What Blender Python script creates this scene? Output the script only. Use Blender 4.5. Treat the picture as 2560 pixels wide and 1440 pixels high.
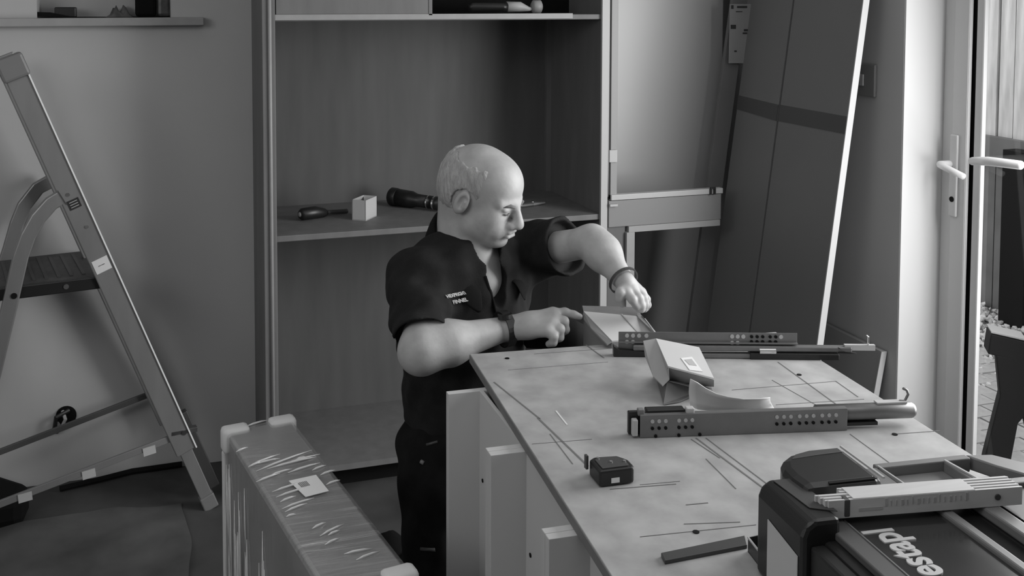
import bpy, math, random
import numpy as np
from mathutils import Vector, Matrix
from mathutils.bvhtree import BVHTree
random.seed(7)
for o in list(bpy.data.objects): bpy.data.objects.remove(o)
S = bpy.context.scene
C = S.collection

# ------------------------------------------------------------------ camera
H = 1.67; F = 2540.; CX = 1130.; CY = 132.
PIT = math.atan((CY + 5) / F); TH = math.atan((CX - 338) / F)
FW = np.array([math.sin(TH)*math.cos(PIT), math.cos(TH)*math.cos(PIT), -math.sin(PIT)])
RT = np.array([math.cos(TH), -math.sin(TH), 0.]); UP = np.cross(RT, FW)
O3 = np.array([0, 0, H])
cam_d = bpy.data.cameras.new('camera'); cam = bpy.data.objects.new('camera', cam_d); C.objects.link(cam)
M = Matrix(((RT[0], UP[0], -FW[0], 0), (RT[1], UP[1], -FW[1], 0), (RT[2], UP[2], -FW[2], H), (0, 0, 0, 1)))
cam.matrix_world = M
cam_d.sensor_width = 36; cam_d.lens = F/2560*36
cam_d.shift_x = (1280 - CX)/2560; cam_d.shift_y = -(720 - CY)/2560
cam_d.clip_start = .05; cam_d.clip_end = 100
S.camera = cam

# ------------------------------------------------------------------ world, lights, exposure
w = bpy.data.worlds.new('overcast_sky'); S.world = w; w.use_nodes = True
w.node_tree.nodes['Background'].inputs[0].default_value = (.8, .8, .8, 1)
w.node_tree.nodes['Background'].inputs[1].default_value = 2.4

def area(name, loc, target, sx, sy, power):
    l = bpy.data.lights.new(name, 'AREA'); l.shape = 'RECTANGLE'; l.size = sx; l.size_y = sy; l.energy = power
    o = bpy.data.objects.new(name, l); C.objects.link(o); o.location = loc
    o.rotation_euler = (Vector(target) - Vector(loc)).to_track_quat('-Z', 'Y').to_euler(); return o
area('patio_daylight', (2.55, 1.62, 1.38), (0, 1.9, .8), 1.25, 1.4, 76)
area('window_daylight_left', (-1.7, .9, 2.25), (-.2, 2.9, .7), 1.5, 1.1, 26)
area('rooflight', (.35, .9, 2.47), (.45, 1.0, 0), 1.5, 1.1, 8)
S.view_settings.view_transform = 'Standard'; S.view_settings.look = 'None'
S.view_settings.gamma = 1; S.view_settings.exposure = -.32; S.view_settings.use_curve_mapping = False
S.cycles.max_bounces = 7; S.cycles.use_denoising = True

# ------------------------------------------------------------------ helpers
def ray(x, y): return FW + RT*(x - CX)/F + UP*(CY - y)/F
def oz(x, y, z): r = ray(x, y); return Vector(O3 + r*((z - H)/r[2]))
def oy(x, y, Y): r = ray(x, y); return Vector(O3 + r*(Y/r[1]))
def ox(x, y, X): r = ray(x, y); return Vector(O3 + r*(X/r[0]))
def od(x, y, d): return Vector(O3 + ray(x, y)*d)
def V(*a): return Vector(a)

def mat(name, g, rough=.6, metal=0., var=0., scale=8., stretch=(1, 1, 1), bump=0., bscale=None, coat=0., detail=4, spec=.5):
    m = bpy.data.materials.new(name); m.use_nodes = True; nt = m.node_tree; b = nt.nodes['Principled BSDF']
    b.inputs['Base Color'].default_value = (g, g, g, 1); b.inputs['Roughness'].default_value = rough
    b.inputs['Metallic'].default_value = metal; b.inputs['Coat Weight'].default_value = coat
    b.inputs['Specular IOR Level'].default_value = spec
    if var or bump:
        tc = nt.nodes.new('ShaderNodeTexCoord'); mp = nt.nodes.new('ShaderNodeMapping')
        mp.inputs['Scale'].default_value = stretch; nt.links.new(tc.outputs['Object'], mp.inputs[0])
    if var:
        n = nt.nodes.new('ShaderNodeTexNoise'); n.inputs['Scale'].default_value = scale; n.inputs['Detail'].default_value = detail
        nt.links.new(mp.outputs[0], n.inputs['Vector'])
        r = nt.nodes.new('ShaderNodeMapRange'); r.inputs[1].default_value = .3; r.inputs[2].default_value = .7
        r.inputs[3].default_value = g*(1 - var); r.inputs[4].default_value = g*(1 + var)
        nt.links.new(n.outputs[0], r.inputs[0]); nt.links.new(r.outputs[0], b.inputs['Base Color'])
    if bump:
        n2 = nt.nodes.new('ShaderNodeTexNoise'); n2.inputs['Scale'].default_value = bscale or scale*3
        nt.links.new(mp.outputs[0], n2.inputs['Vector'])
        bp = nt.nodes.new('ShaderNodeBump'); bp.inputs['Strength'].default_value = bump; bp.inputs['Distance'].default_value = .004
        nt.links.new(n2.outputs[0], bp.inputs['Height']); nt.links.new(bp.outputs[0], b.inputs['Normal'])
    return m

class MB:
    def __init__(s): s.v = []; s.f = []
    def add(s, vs, fs):
        n = len(s.v); s.v += [tuple(p) for p in vs]; s.f += [tuple(i + n for i in f) for f in fs]; return s
    def hexa(s, p):      # 8 points: bottom 4, top 4
        return s.add(p, [(3, 2, 1, 0), (4, 5, 6, 7), (0, 1, 5, 4), (1, 2, 6, 5), (2, 3, 7, 6), (3, 0, 4, 7)])
    def box(s, a, b):
        (x0, y0, z0), (x1, y1, z1) = tuple(map(min, zip(a, b))), tuple(map(max, zip(a, b)))
        return s.hexa([(x0, y0, z0), (x1, y0, z0), (x1, y1, z0), (x0, y1, z0), (x0, y0, z1), (x1, y0, z1), (x1, y1, z1), (x0, y1, z1)])
    def beam(s, p, q, a, b, up=(0, 0, 1)):   # a: half size across, b: half size along up
        p = Vector(p); q = Vector(q); d = (q - p).normalized(); u = Vector(up); r = d.cross(u).normalized(); u = r.cross(d).normalized()
        return s.hexa([p - r*a - u*b, p + r*a - u*b, q + r*a - u*b, q - r*a - u*b, p - r*a + u*b, p + r*a + u*b, q + r*a + u*b, q - r*a + u*b])
    def obox(s, o, ax, ay, az, lo, hi):      # box in a local frame
        P = lambda x, y, z: Vector(o) + Vector(ax)*x + Vector(ay)*y + Vector(az)*z
        (x0, y0, z0), (x1, y1, z1) = lo, hi
        return s.hexa([P(x0, y0, z0), P(x1, y0, z0), P(x1, y1, z0), P(x0, y1, z0), P(x0, y0, z1), P(x1, y0, z1), P(x1, y1, z1), P(x0, y1, z1)])
    def prism(s, pts, e):
        n = len(pts); pts = [Vector(p) for p in pts]; e = Vector(e)
        return s.add(pts + [p + e for p in pts], [tuple(range(n))[::-1], tuple(range(n, 2*n))] + [(i, (i + 1) % n, n + (i + 1) % n, n + i) for i in range(n)])
    def tube(s, pts, r, n=12, cap=True):
        pts = [Vector(p) for p in pts]; rs = r if hasattr(r, '__len__') else [r]*len(pts); base = len(s.v); last = None
        for i, p in enumerate(pts):
            d = (pts[min(i + 1, len(pts) - 1)] - pts[max(i - 1, 0)]).normalized()
            if last is None: u = d.orthogonal().normalized()
            else: u = (last - d*last.dot(d)).normalized()
            last = u; w_ = d.cross(u)
            s.v += [tuple(p + (u*math.cos(t) + w_*math.sin(t))*rs[i]) for t in [2*math.pi*k/n for k in range(n)]]
        for i in range(len(pts) - 1):
            for k in range(n):
                a = base + i*n + k; b = base + i*n + (k + 1) % n
                s.f.append((a, b, b + n, a + n))
        if cap:
            s.f.append(tuple(base + k for k in range(n))[::-1]); s.f.append(tuple(base + (len(pts) - 1)*n + k for k in range(n)))
        return s

def link(name, me, m, parent=None, bevel=0, smooth=False):
    o = bpy.data.objects.new(name, me); C.objects.link(o)
    if m: me.materials.append(m)
    if parent:
        o.parent = parent; bpy.context.view_layer.update(); o.matrix_parent_inverse = parent.matrix_world.inverted()
    if bevel:
        b = o.modifiers.new('bevel', 'BEVEL'); b.width = bevel; b.segments = 2; b.limit_method = 'ANGLE'
    if smooth:
        for p in me.polygons: p.use_smooth = True
    return o
def obj(name, mb, m, parent=None, bevel=0, smooth=False):
    # recentre on own bounding box so every object has a sensible origin
    vs = [Vector(v) for v in mb.v]; c = sum(vs, Vector())/len(vs)
    me = bpy.data.meshes.new(name); me.from_pydata([v - c for v in vs], [], mb.f); me.update()
    o = link(name, me, m, None, bevel, smooth); o.location = c
    if parent: o.parent = parent; o.matrix_parent_inverse = Matrix.Translation(-parent.location)
    return o
def thing(name, label, cat, loc, group=None):
    o = bpy.data.objects.new(name, None); C.objects.link(o); o.location = loc; o.empty_display_size = .05
    o['label'] = label; o['category'] = cat
    if group: o['group'] = group
    return o
def tag(o, label, cat, group=None):
    o['label'] = label; o['category'] = cat
    if group: o['group'] = group
    return o
def struct(o): o['kind'] = 'structure'; return o
def bx(a, b): return MB().box(a, b)
def beam(*a, **k): return MB().beam(*a, **k)
def holes(parent, name, spots, nrm, r, m, n=10):   # alike discs sharing one mesh
    nrm = Vector(nrm).normalized(); mb = MB().tube([-nrm*.0008, nrm*.0008], r, n)
    me = bpy.data.meshes.new(name); me.from_pydata(mb.v, [], mb.f); me.materials.append(m)
    for p in spots:
        o = bpy.data.objects.new(name, me); C.objects.link(o); o.location = p
        o.parent = parent; o.matrix_parent_inverse = Matrix.Translation(-parent.location)

def text(name, body, size, origin, right, up, m, parent, ext=.0004, off=0, spacing=1., align='LEFT', sx=1.):
    cu = bpy.data.curves.new(name, 'FONT'); cu.body = body; cu.size = size; cu.extrude = ext; cu.offset = off
    cu.space_character = spacing; cu.align_x = align
    r = Vector(right).normalized(); u = (Vector(up) - r*Vector(up).dot(r)).normalized(); n = r.cross(u)
    tmp = bpy.data.objects.new('tmp', cu); C.objects.link(tmp); bpy.context.view_layer.update()
    me = bpy.data.meshes.new_from_object(tmp.evaluated_get(bpy.context.evaluated_depsgraph_get())); bpy.data.objects.remove(tmp)
    o = bpy.data.objects.new(name, me); C.objects.link(o); me.materials.clear(); me.materials.append(m)
    o.matrix_world = Matrix(((r.x*sx, u.x, n.x, origin[0]), (r.y*sx, u.y, n.y, origin[1]), (r.z*sx, u.z, n.z, origin[2]), (0, 0, 0, 1)))
    o.parent = parent; o.matrix_parent_inverse = Matrix.Translation(-parent.location)
    return o

# ------------------------------------------------------------------ materials
m_wall = mat('wall_plaster', .46, .85, var=.05, scale=1.5, bump=.08, bscale=40)
m_wallr = mat('right_wall_paint', .44, .8, var=.04, scale=2)
m_reveal = mat('reveal_paint', .62, .7)
m_ceil = mat('ceiling_paint', .75, .8)
m_floor = mat('dust_sheet_floor', .05, .8, var=.35, scale=5, bump=.3, bscale=9)
m_wood = mat('pale_cupboard_wood', .145, .6, var=.10, scale=14, stretch=(1.5, 1.5, .25), bump=.05)
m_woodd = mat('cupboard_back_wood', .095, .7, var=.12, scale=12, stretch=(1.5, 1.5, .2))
m_edge = mat('pale_edge', .30, .5, var=.05, scale=20)
m_ply = mat('worktop_board', .325, .62, var=.2, scale=16, stretch=(1, 1, 1), bump=.06, detail=8)
m_plye = mat('worktop_edge', .16, .7, var=.1, scale=30)
m_white = mat('white_melamine', .50, .5)
m_line = mat('pencil', .14, .8)
m_scr = mat('scratch', .62, .8)
m_blk = mat('black_plastic', .012, .4, bump=.05)
m_blk2 = mat('black_matt', .007, .85, spec=.15)
m_dgr = mat('dark_grey_plastic', .05, .45)
m_mgr = mat('mid_grey_plastic', .16, .45, var=.05)
m_lgr = mat('light_grey', .42, .5)
m_alu = mat('brushed_aluminium', .27, .42, metal=.55, var=.08, scale=20, stretch=(1, 1, .2), bump=.03)
m_stl = mat('galvanised_steel', .20, .42, metal=.6, var=.06, scale=30)
m_chr = mat('bright_metal', .8, .2, metal=1.)
m_trest = mat('trestle_black', .012, .7, spec=.2)
m_upvc = mat('white_upvc', .55, .35)
m_upvc2 = mat('white_upvc_lit_and_handles', .85, .35)  # brighter upvc copy: painted light on the beads, plain white of the handles
m_paper = mat('paper', .68, .8, bump=.05)
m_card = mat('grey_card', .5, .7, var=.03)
m_cardd = mat('card_inside_and_shade', .22, .8)  # darker card: inside faces, and painted shade on the carton's near end
m_skin = mat('skin', .375, .5, var=.11, scale=26, bump=.12, bscale=90, spec=.35)
m_hair = mat('grey_hair', .37, .8, var=.18, scale=40, stretch=(3, 3, .8), bump=.8, bscale=110)
m_brow = mat('eyebrow', .13, .9, var=.3, scale=200)
m_shirt = mat('dark_polo_cloth', .012, .9, var=.2, scale=40, bump=.15, bscale=300, spec=.25)
m_trou = mat('black_work_trousers', .008, .95, var=.3, scale=30, spec=.15)
m_emb = mat('white_embroidery', .42, .8)
m_sheet = mat('dark_laminate_sheet', .17, .45, var=.04, scale=2)
m_sheet2 = mat('dark_band_tone', .075, .5)
m_panel = mat('gloss_panel', .36, .3, var=.02, scale=2)
m_foam = mat('white_foam', .62, .7)
m_fence = mat('fence_wood', .6, .8, var=.22, scale=5, stretch=(6, 6, .7), bump=.2)
m_fenced = mat('dark_fence', .15, .8, var=.2, scale=4)
m_stone = mat('gravel', .6, .9, var=.4, scale=30)
m_pave = mat('block_paving', .38, .9, var=.15, scale=20)
m_joint = mat('sand_joint', .14, .95)
m_rule = mat('yellow_ruler_wood', .52, .5, var=.06, scale=30, stretch=(.3, 3, 3))

# stretch film: mostly see-through, streaky gloss from real wrinkles
def film_mat():
    m = bpy.data.materials.new('stretch_film'); m.use_nodes = True; nt = m.node_tree
    nt.nodes.remove(nt.nodes['Principled BSDF']); out = nt.nodes['Material Output']
    tr = nt.nodes.new('ShaderNodeBsdfTransparent'); gl = nt.nodes.new('ShaderNodeBsdfGlossy'); df = nt.nodes.new('ShaderNodeBsdfDiffuse')
    gl.inputs['Roughness'].default_value = .16; gl.inputs['Color'].default_value = (.9, .9, .9, 1); df.inputs[0].default_value = (.6, .6, .6, 1)
    tc = nt.nodes.new('ShaderNodeTexCoord'); mp = nt.nodes.new('ShaderNodeMapping'); mp.inputs['Scale'].default_value = (4, 42, 3)
    n = nt.nodes.new('ShaderNodeTexNoise'); n.inputs['Scale'].default_value = 1.; n.inputs['Detail'].default_value = 5; n.inputs['Distortion'].default_value = .6
    bp = nt.nodes.new('ShaderNodeBump'); bp.inputs['Strength'].default_value = 1.; bp.inputs['Distance'].default_value = .012
    nt.links.new(tc.outputs['Object'], mp.inputs[0]); nt.links.new(mp.outputs[0], n.inputs['Vector']); nt.links.new(n.outputs[0], bp.inputs['Height'])
    nt.links.new(bp.outputs[0], gl.inputs['Normal'])
    n3 = nt.nodes.new('ShaderNodeTexNoise'); n3.inputs['Scale'].default_value = 6; n3.inputs['Detail'].default_value = 1; nt.links.new(tc.outputs['Object'], n3.inputs['Vector'])
    mr = nt.nodes.new('ShaderNodeMapRange'); mr.inputs[1].default_value = .46; mr.inputs[2].default_value = .66; mr.inputs[3].default_value = .12; mr.inputs[4].default_value = 1.; nt.links.new(n3.outputs[0], mr.inputs[0]); nt.links.new(mr.outputs[0], bp.inputs['Strength'])
    a = nt.nodes.new('ShaderNodeMixShader'); a.inputs[0].default_value = .3
    b = nt.nodes.new('ShaderNodeMixShader'); b.inputs[0].default_value = .10
    nt.links.new(tr.outputs[0], a.inputs[1]); nt.links.new(gl.outputs[0], a.inputs[2])
    nt.links.new(a.outputs[0], b.inputs[1]); nt.links.new(df.outputs[0], b.inputs[2]); nt.links.new(b.outputs[0], out.inputs[0])
    return m
m_film = film_mat()
def glass_mat():
    m = bpy.data.materials.new('door_glass'); m.use_nodes = True; nt = m.node_tree
    nt.nodes.remove(nt.nodes['Principled BSDF']); out = nt.nodes['Material Output']
    tr = nt.nodes.new('ShaderNodeBsdfTransparent'); gl = nt.nodes.new('ShaderNodeBsdfGlossy'); gl.inputs['Roughness'].default_value = 0
    tr.inputs[0].default_value = (.92, .92, .92, 1)
    fr = nt.nodes.new('ShaderNodeFresnel'); fr.inputs[0].default_value = 1.45; a = nt.nodes.new('ShaderNodeMixShader')
    ge = nt.nodes.new('ShaderNodeNewGeometry'); sb = nt.nodes.new('ShaderNodeMath'); sb.operation = 'SUBTRACT'; sb.inputs[0].default_value = 1; sb.use_clamp = True
    nt.links.new(ge.outputs['Backfacing'], sb.inputs[1]); mu = nt.nodes.new('ShaderNodeMath'); mu.operation = 'MULTIPLY'
    nt.links.new(fr.outputs[0], mu.inputs[0]); nt.links.new(sb.outputs[0], mu.inputs[1]); nt.links.new(mu.outputs[0], a.inputs[0]); nt.links.new(tr.outputs[0], a.inputs[1]); nt.links.new(gl.outputs[0], a.inputs[2]); nt.links.new(a.outputs[0], out.inputs[0])
    return m
m_glass = glass_mat()

# ------------------------------------------------------------------ room shell
YW = 3.67; XR = 2.40; YD = 2.73; XD = 2.56
CUX0, CUX1, CUF, CUB = .384, 1.606, 3.28, 3.78
struct(obj('floor', bx((-2.3, -2.4, -.1), (2.56, 3.95, 0)), m_floor))
struct(obj('ceiling', bx((-2.3, -2.4, 2.5), (2.75, 3.95, 2.6)), m_ceil))
nx0, nx1, nz0, nz1 = oy(92, 20, YW).x, oy(427, 20, YW).x, oy(250, 44, YW).z, 2.15
wb = MB()
wb.box((-2.3, YW, 0), (nx0, YW + .3, 2.5)).box((nx1, YW, 0), (CUX0 + .012, YW + .3, 2.5)).box((nx0, YW, 0), (nx1, YW + .3, nz0)).box((nx0, YW, nz1), (nx1, YW + .3, 2.5))
wb.box((nx0, YW + .16, nz0), (nx1, YW + .3, nz1)).box((CUX0 + .012, CUB + .02, 0), (XR + .2, YW + .3, 2.5))
wbo = struct(obj('wall_back', wb, m_wall))
struct(obj('wall_left', bx((-2.4, -2.4, 0), (-2.3, 3.95, 2.5)), m_wall))
struct(obj('wall_front', bx((-2.4, -2.5, 0), (2.75, -2.4, 2.5)), m_wall))
struct(obj('wall_right', MB().box((XR, YD, 0), (XR + .22, 3.95, 2.5)).box((XR, -2.4, 0), (XR + .22, .3, 2.5)).box((XR, .3, 2.15), (XR + .22, YD, 2.5)), m_wallr))
struct(obj('trim_1', bx((XR + .001, YD - .006, 0), (XR + .22, YD, 2.15)), m_reveal))
struct(obj('window_sill', bx((-1.2, YW - .05, nz0 - .028), (oy(510, 50, YW - .05).x, YW + .2, nz0)), m_edge, bevel=.003))
# socket hole with cables, low on back wall
c = oy(165, 1040, YW - .004)
so = thing('cable_outlet', 'black round cable hole with loose wires low on the wall behind the ladder', 'socket', c)
obj('hole', MB().tube([c + V(0, -.001, 0), c + V(0, .004, 0)], .034, 20), m_blk2, so)
obj('wire', MB().tube([c + V(-.01, -.004, .02), c + V(0, -.03, .0), c + V(-.015, -.025, -.03), c + V(-.028, -.004, -.02)], .006, 8), m_lgr, so)
obj('wire', MB().tube([c + V(.01, -.004, .02), c + V(-.03, -.03, .01), c + V(-.035, -.03, -.03), c + V(-.03, -.004, -.05)], .008, 8), m_blk, so)
# wall switch on right wall
c = ox(2168, 200, XR)
sw = thing('wall_socket', 'grey square socket plate on right wall beside the pale leaning edge', 'socket', c)
obj('plate', bx((XR - .012, c.y - .05, c.z - .055), (XR, c.y + .05, c.z + .055)), mat('socket_plate', .22, .5), sw, bevel=.003)
obj('rocker_switch', bx((XR - .018, c.y + .0, c.z - .02), (XR - .012, c.y + .025, c.z + .02)), m_lgr, sw, bevel=.002)

# ------------------------------------------------------------------ patio door
DZ0, DZ1 = 0., 2.12
def Yd(px, X): return ox(px, 600, X).y
d1 = struct(obj('door_1', bx((XD, Yd(2376, XD), DZ0), (XD + .07, YD - .006, DZ1)), m_upvc, bevel=.003))
y0 = Yd(2380, XD)
obj('backing_frame', bx((XD + .0142, Yd(2446, XD), DZ0), (XD + .0158, Yd(2378, XD), DZ1)), m_blk2, d1)
obj('stile', bx((XD - .012, Yd(2408, XD - .012), DZ0), (XD + .0, y0, DZ1)), m_upvc, d1, bevel=.002)
obj('lit_bead', bx((XD - .010, Yd(2411, XD - .01), DZ0), (XD + .001, Yd(2408, XD - .01), DZ1)), m_upvc2, d1)  # brighter white paints in the daylight on the bead's camera-facing side
obj('stile', bx((XD + .0, Yd(2444, XD), DZ0), (XD + .02, Yd(2428, XD), DZ1)), m_upvc, d1, bevel=.001)
obj('lit_bead', bx((XD + .0, Yd(2447, XD), DZ0), (XD + .014, Yd(2444, XD), DZ1)), m_upvc2, d1)
obj('pane', bx((XD + .016, .32, .02), (XD + .022, Yd(2446, XD), DZ1 - .02)), m_glass, d1)
X2 = XD
obj('top_rail', bx((XD, .3, DZ1), (XD + .07, YD, DZ1 + .04)), m_upvc, d1)
# handle, plate, keyhole
hp = ox(2380, 410, XD - .012); yp = (ox(2372, 410, XD - .012).y + ox(2404, 410, XD - .012).y)/2
pl = obj('handle_plate', bx((XD - .022, yp - .016, ox(2390, 540, XD).z), (XD - .012, yp + .016, ox(2390, 335, XD).z)), m_upvc, d1, bevel=.004)
hz = ox(2380, 408, XD).z
p0 = V(XD - .02, yp + .012, hz); p1 = V(XD - .06, yp + .012, hz)
obj('handle', MB().tube([p0, p1, p1 + V(-.004, -.02, -.004), p1 + V(-.002, -.10, -.022)], [.013, .013, .011, .010], 14), m_upvc2, d1, smooth=True, bevel=0)
obj('keyhole', MB().tube([V(XD - .0245, yp, ox(2385, 495, XD).z), V(XD - .021, yp, ox(2385, 495, XD).z)], .009, 12), m_blk2, d1)
a = ox(2450, 402, X2 - .02); 
obj('handle', MB().tube([a + V(.02, .005, 0), a + V(-.028, .0, .0), od(2470, 403, a.length*0 + 3.12), od(2552, 413, 3.0), od(2558, 416, 2.995)], [.012, .013, .014, .0135, .009], 14), m_upvc2, d1, smooth=True)

# ------------------------------------------------------------------ outside
gnd = struct(obj('ground', bx((2.63, -1, -.3), (7, 8, -.13)), m_joint))
XF = 4.7
# paving blocks
me = None; pv = struct(thing('paving', 'grey block paving outside', 'paving', (3.4, 2.6, -.13))); del pv['category'], pv['label']
mbp = bx((-.097, -.047, -.03), (.097, .047, .03))
me = bpy.data.meshes.new('brick'); me.from_pydata(mbp.v, [], mbp.f); me.materials.append(m_pave)
for i in range(9):
    for j in range(20):
        x = 2.78 + i*.2 + (j % 2)*.1; y = 2.2 + j*.1
        if y > 2.0 + .0*x and (x, y) and y < 4.3 and x < 4.0:
            b = bpy.data.objects.new('brick', me); C.objects.link(b); b.location = (x, y, -.13 + random.uniform(-.003, .003)); b.rotation_euler = (0, 0, 0)
            b.parent = pv; b.matrix_parent_inverse = Matrix.Translation(-pv.location)
# gravel
g = MB(); 
for i in range(5200):
    x = random.uniform(3.2, XF); y = random.uniform(3.0, 5.6); 
    p = np.array([x, y, -.1]) - O3; dd = p@FW; py = CY - F*(p@UP)/dd; px = CX + F*(p@RT)/dd
    if py > 975 or px < 2380 or px > 2700: continue
    r = random.uniform(.010, .022); cz = -.125 + random.uniform(0, .02); q = [Vector((random.gauss(0, 1), random.gauss(0, 1), random.gauss(0, 1))).normalized() for _ in range(1)][0]
    ax = q.orthogonal().normalized(); ay = q.cross(ax)
    vs = [V(x, y, cz) + q*r*.7, V(x, y, cz) - q*r*.7] + [V(x, y, cz) + (ax*math.cos(k*1.2566) + ay*math.sin(k*1.2566))*r*random.uniform(.8, 1.2) for k in range(5)]
    g.add(vs, [(0, 2 + k, 2 + (k + 1) % 5) for k in range(5)] + [(1, 2 + (k + 1) % 5, 2 + k) for k in range(5)])
go = obj('gravel', g, m_stone); go['kind'] = 'stuff'; go['label'] = 'pale loose gravel between the fence and the paving'; go['category'] = 'gravel'
# fence
fe = thing('timber_fence', 'pale vertical board fence above dark boards beyond the patio door', 'fence', (XF, 4.6, -.13))
fe['label'] = 'timber fence of pale upright boards over dark lower boards beyond the glass'
yy = 3.6; k = 0
zs = ox(2520, 345, XF).z
while yy < 6.2:
    wd = .098; t = random.uniform(0, .012)
    obj('board', bx((XF + t, yy, zs), (XF + .02 + t, yy + wd, 2.7)), m_fence, fe)
    obj('lower_board', bx((XF + .01 + t*.4, yy, -.12), (XF + .03 + t, yy + wd + .01, zs - .0)), m_fenced, fe)
    yy += wd + .014; k += 1
obj('rail', bx((XF - .05, 3.6, zs - .14), (XF + .01, 6.2, zs)), m_fenced, fe)
obj('backing', bx((XF + .035, 3.6, -.12), (XF + .05, 6.2, 2.7)), m_fenced, fe)
py_ = ox(2548, 500, XF - .1).y
obj('post', bx((XF - .16, py_ - .10, -.12), (XF - .06, py_ + .06, zs - .04)), m_blk2, fe)
# trestle outside
tr = thing('saw_trestle', 'black folding trestle leg standing on the paving outside the glass door', 'trestle', od(2460, 1340, 3.4))
def tq(px, py, d): return od(px, py, d)
D = 3.4
pts = [tq(2478, 835, D), tq(2566, 855, D), tq(2566, 905, D), tq(2470, 886, D)]
obj('cap', MB().prism(pts, (.05, .07, 0)), m_trest, tr, bevel=.004)
obj('cap_top', MB().prism([p + V(0, 0, .002) for p in [tq(2478, 834, D), tq(2566, 854, D)]] + [tq(2566, 854, D) + V(.05, .07, .002), tq(2478, 834, D) + V(.05, .07, .002)], (0, 0, .005)), m_lgr, tr)
pts = [tq(2492, 890, D), tq(2620, 900, D), tq(2620, 1040, D), tq(2550, 1060, D), tq(2524, 1180, D)]
kz = lambda px, py: tq(px, py, D)
obj('leg', MB().prism([kz(2490, 888), kz(2640, 905), kz(2600, 1000), kz(2545, 1060), kz(2492, 1340), kz(2428, 1340), kz(2460, 1150), kz(2500, 990)], (.04, .05, 0)), m_trest, tr, bevel=.004)
obj('leg', MB().prism([kz(2555, 1030), kz(2620, 1030), kz(2665, 1340), kz(2628, 1340)], (.04, .05, 0)), m_trest, tr, bevel=.004)

# ------------------------------------------------------------------ tall cupboard
zsh = .895; cu = thing('tall_cupboard', 'tall open wooden cupboard with shelves behind the kneeling man', 'cupboard', (1.0, 3.5, 0))
ov = lambda px: oy(px, 300, CUF).x
obj('side_panel', bx((CUX0 + .012, CUF + .012, 0), (oy(690, 300, CUF).x, CUB, 2.3)), m_wood, cu)
obj('front_stile', bx((oy(657, 300, CUF).x, CUF, 0), (oy(690, 300, CUF).x, CUF + .012, 2.3)), m_wood, cu, bevel=.002)
obj('stile_bead', MB().tube([V(oy(676, 300, CUF).x, CUF - .002, 0), V(oy(676, 300, CUF).x, CUF - .002, 2.3)], .006, 8), m_edge, cu, smooth=True)
XL, XRR = oy(690, 300, CUF).x, 1.585
obj('side_panel', bx((XRR, CUF + .012, 0), (XRR + .02, CUB, 2.3)), m_wood, cu)
obj('front_stile', bx((XRR - .004, CUF, 0), (XRR + .022, CUF + .012, 2.3)), mat('stile_light', .42, .5), cu, bevel=.001)
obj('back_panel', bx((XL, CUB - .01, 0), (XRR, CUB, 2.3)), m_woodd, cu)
obj('shelf', bx((XL, CUF + .012, zsh - .02), (XRR, CUB - .01, zsh + .0)), m_wood, cu, bevel=.002)
zu = oy(1050, 38, CUF).z
obj('shelf', bx((XL, CUF + .012, zu - .018), (XRR, CUB - .01, zu)), m_wood, cu, bevel=.002)
obj('shelf_lip', bx((XL, CUF, zu - .014), (oy(1432, 38, CUF).x, CUF + .014, zu + .004)), m_edge, cu)
obj('base_panel', bx((XL, CUF + .012, .085), (XRR, CUB - .01, .105)), m_wood, cu)
obj('plinth', bx((XL, CUF + .09, 0), (XRR, CUF + .105, .085)), m_blk2, cu)
obj('drawer_front', bx((XL + .003, CUF + .002, zu + .004), (oy(1075, 20, CUF).x, CUF + .02, zu + .35)), m_wood, cu, bevel=.002)
xd = oy(1078, 20, CUF).x
obj('divider', bx((xd - .008, CUF + .0, zu), (xd + .004, CUB - .01, zu + .6)), m_wood, cu)
obj('top_back', bx((xd + .004, CUF + .3, zu), (XRR, CUF + .31, zu + .6)), m_blk2, cu)
obj('corner_strip', bx((XRR - .02, CUB - .03, zsh), (XRR, CUB - .01, zu - .02)), m_wood, cu)

# things on the upper shelf
c = oy(1260, 30, CUF + .12)
hm = thing('paint_roller', 'black handled tool with pale round head lying on the upper cupboard shelf', 'tool', V(c.x, c.y, zu))
zc = zu + .026
a = lambda px, dy=0: oy(px, 15, CUF + .12).x
obj('grip', MB().tube([V(a(1172), c.y, zc - .006), V(a(1180), c.y, zc), V(a(1255), c.y, zc), V(a(1266), c.y, zc - .002)], [.012, .017, .016, .020], 14), m_blk, hm, smooth=True)
obj('pale_neck', MB().tube([V(a(1266), c.y, zc), V(a(1300), c.y, zc), V(a(1322), c.y, zc - .008), V(a(1330), c.y, zc - .008)], [.019, .018, .008, .006], 14), m_lgr, hm, smooth=True)
obj('head', MB().tube([V(a(1329), c.y, zc), V(a(1333), c.y, zc), V(a(1350), c.y, zc), V(a(1353), c.y, zc)], [.014, .024, .024, .016], 18), mat('pale_tool_head', .3, .5), hm, smooth=True)
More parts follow.
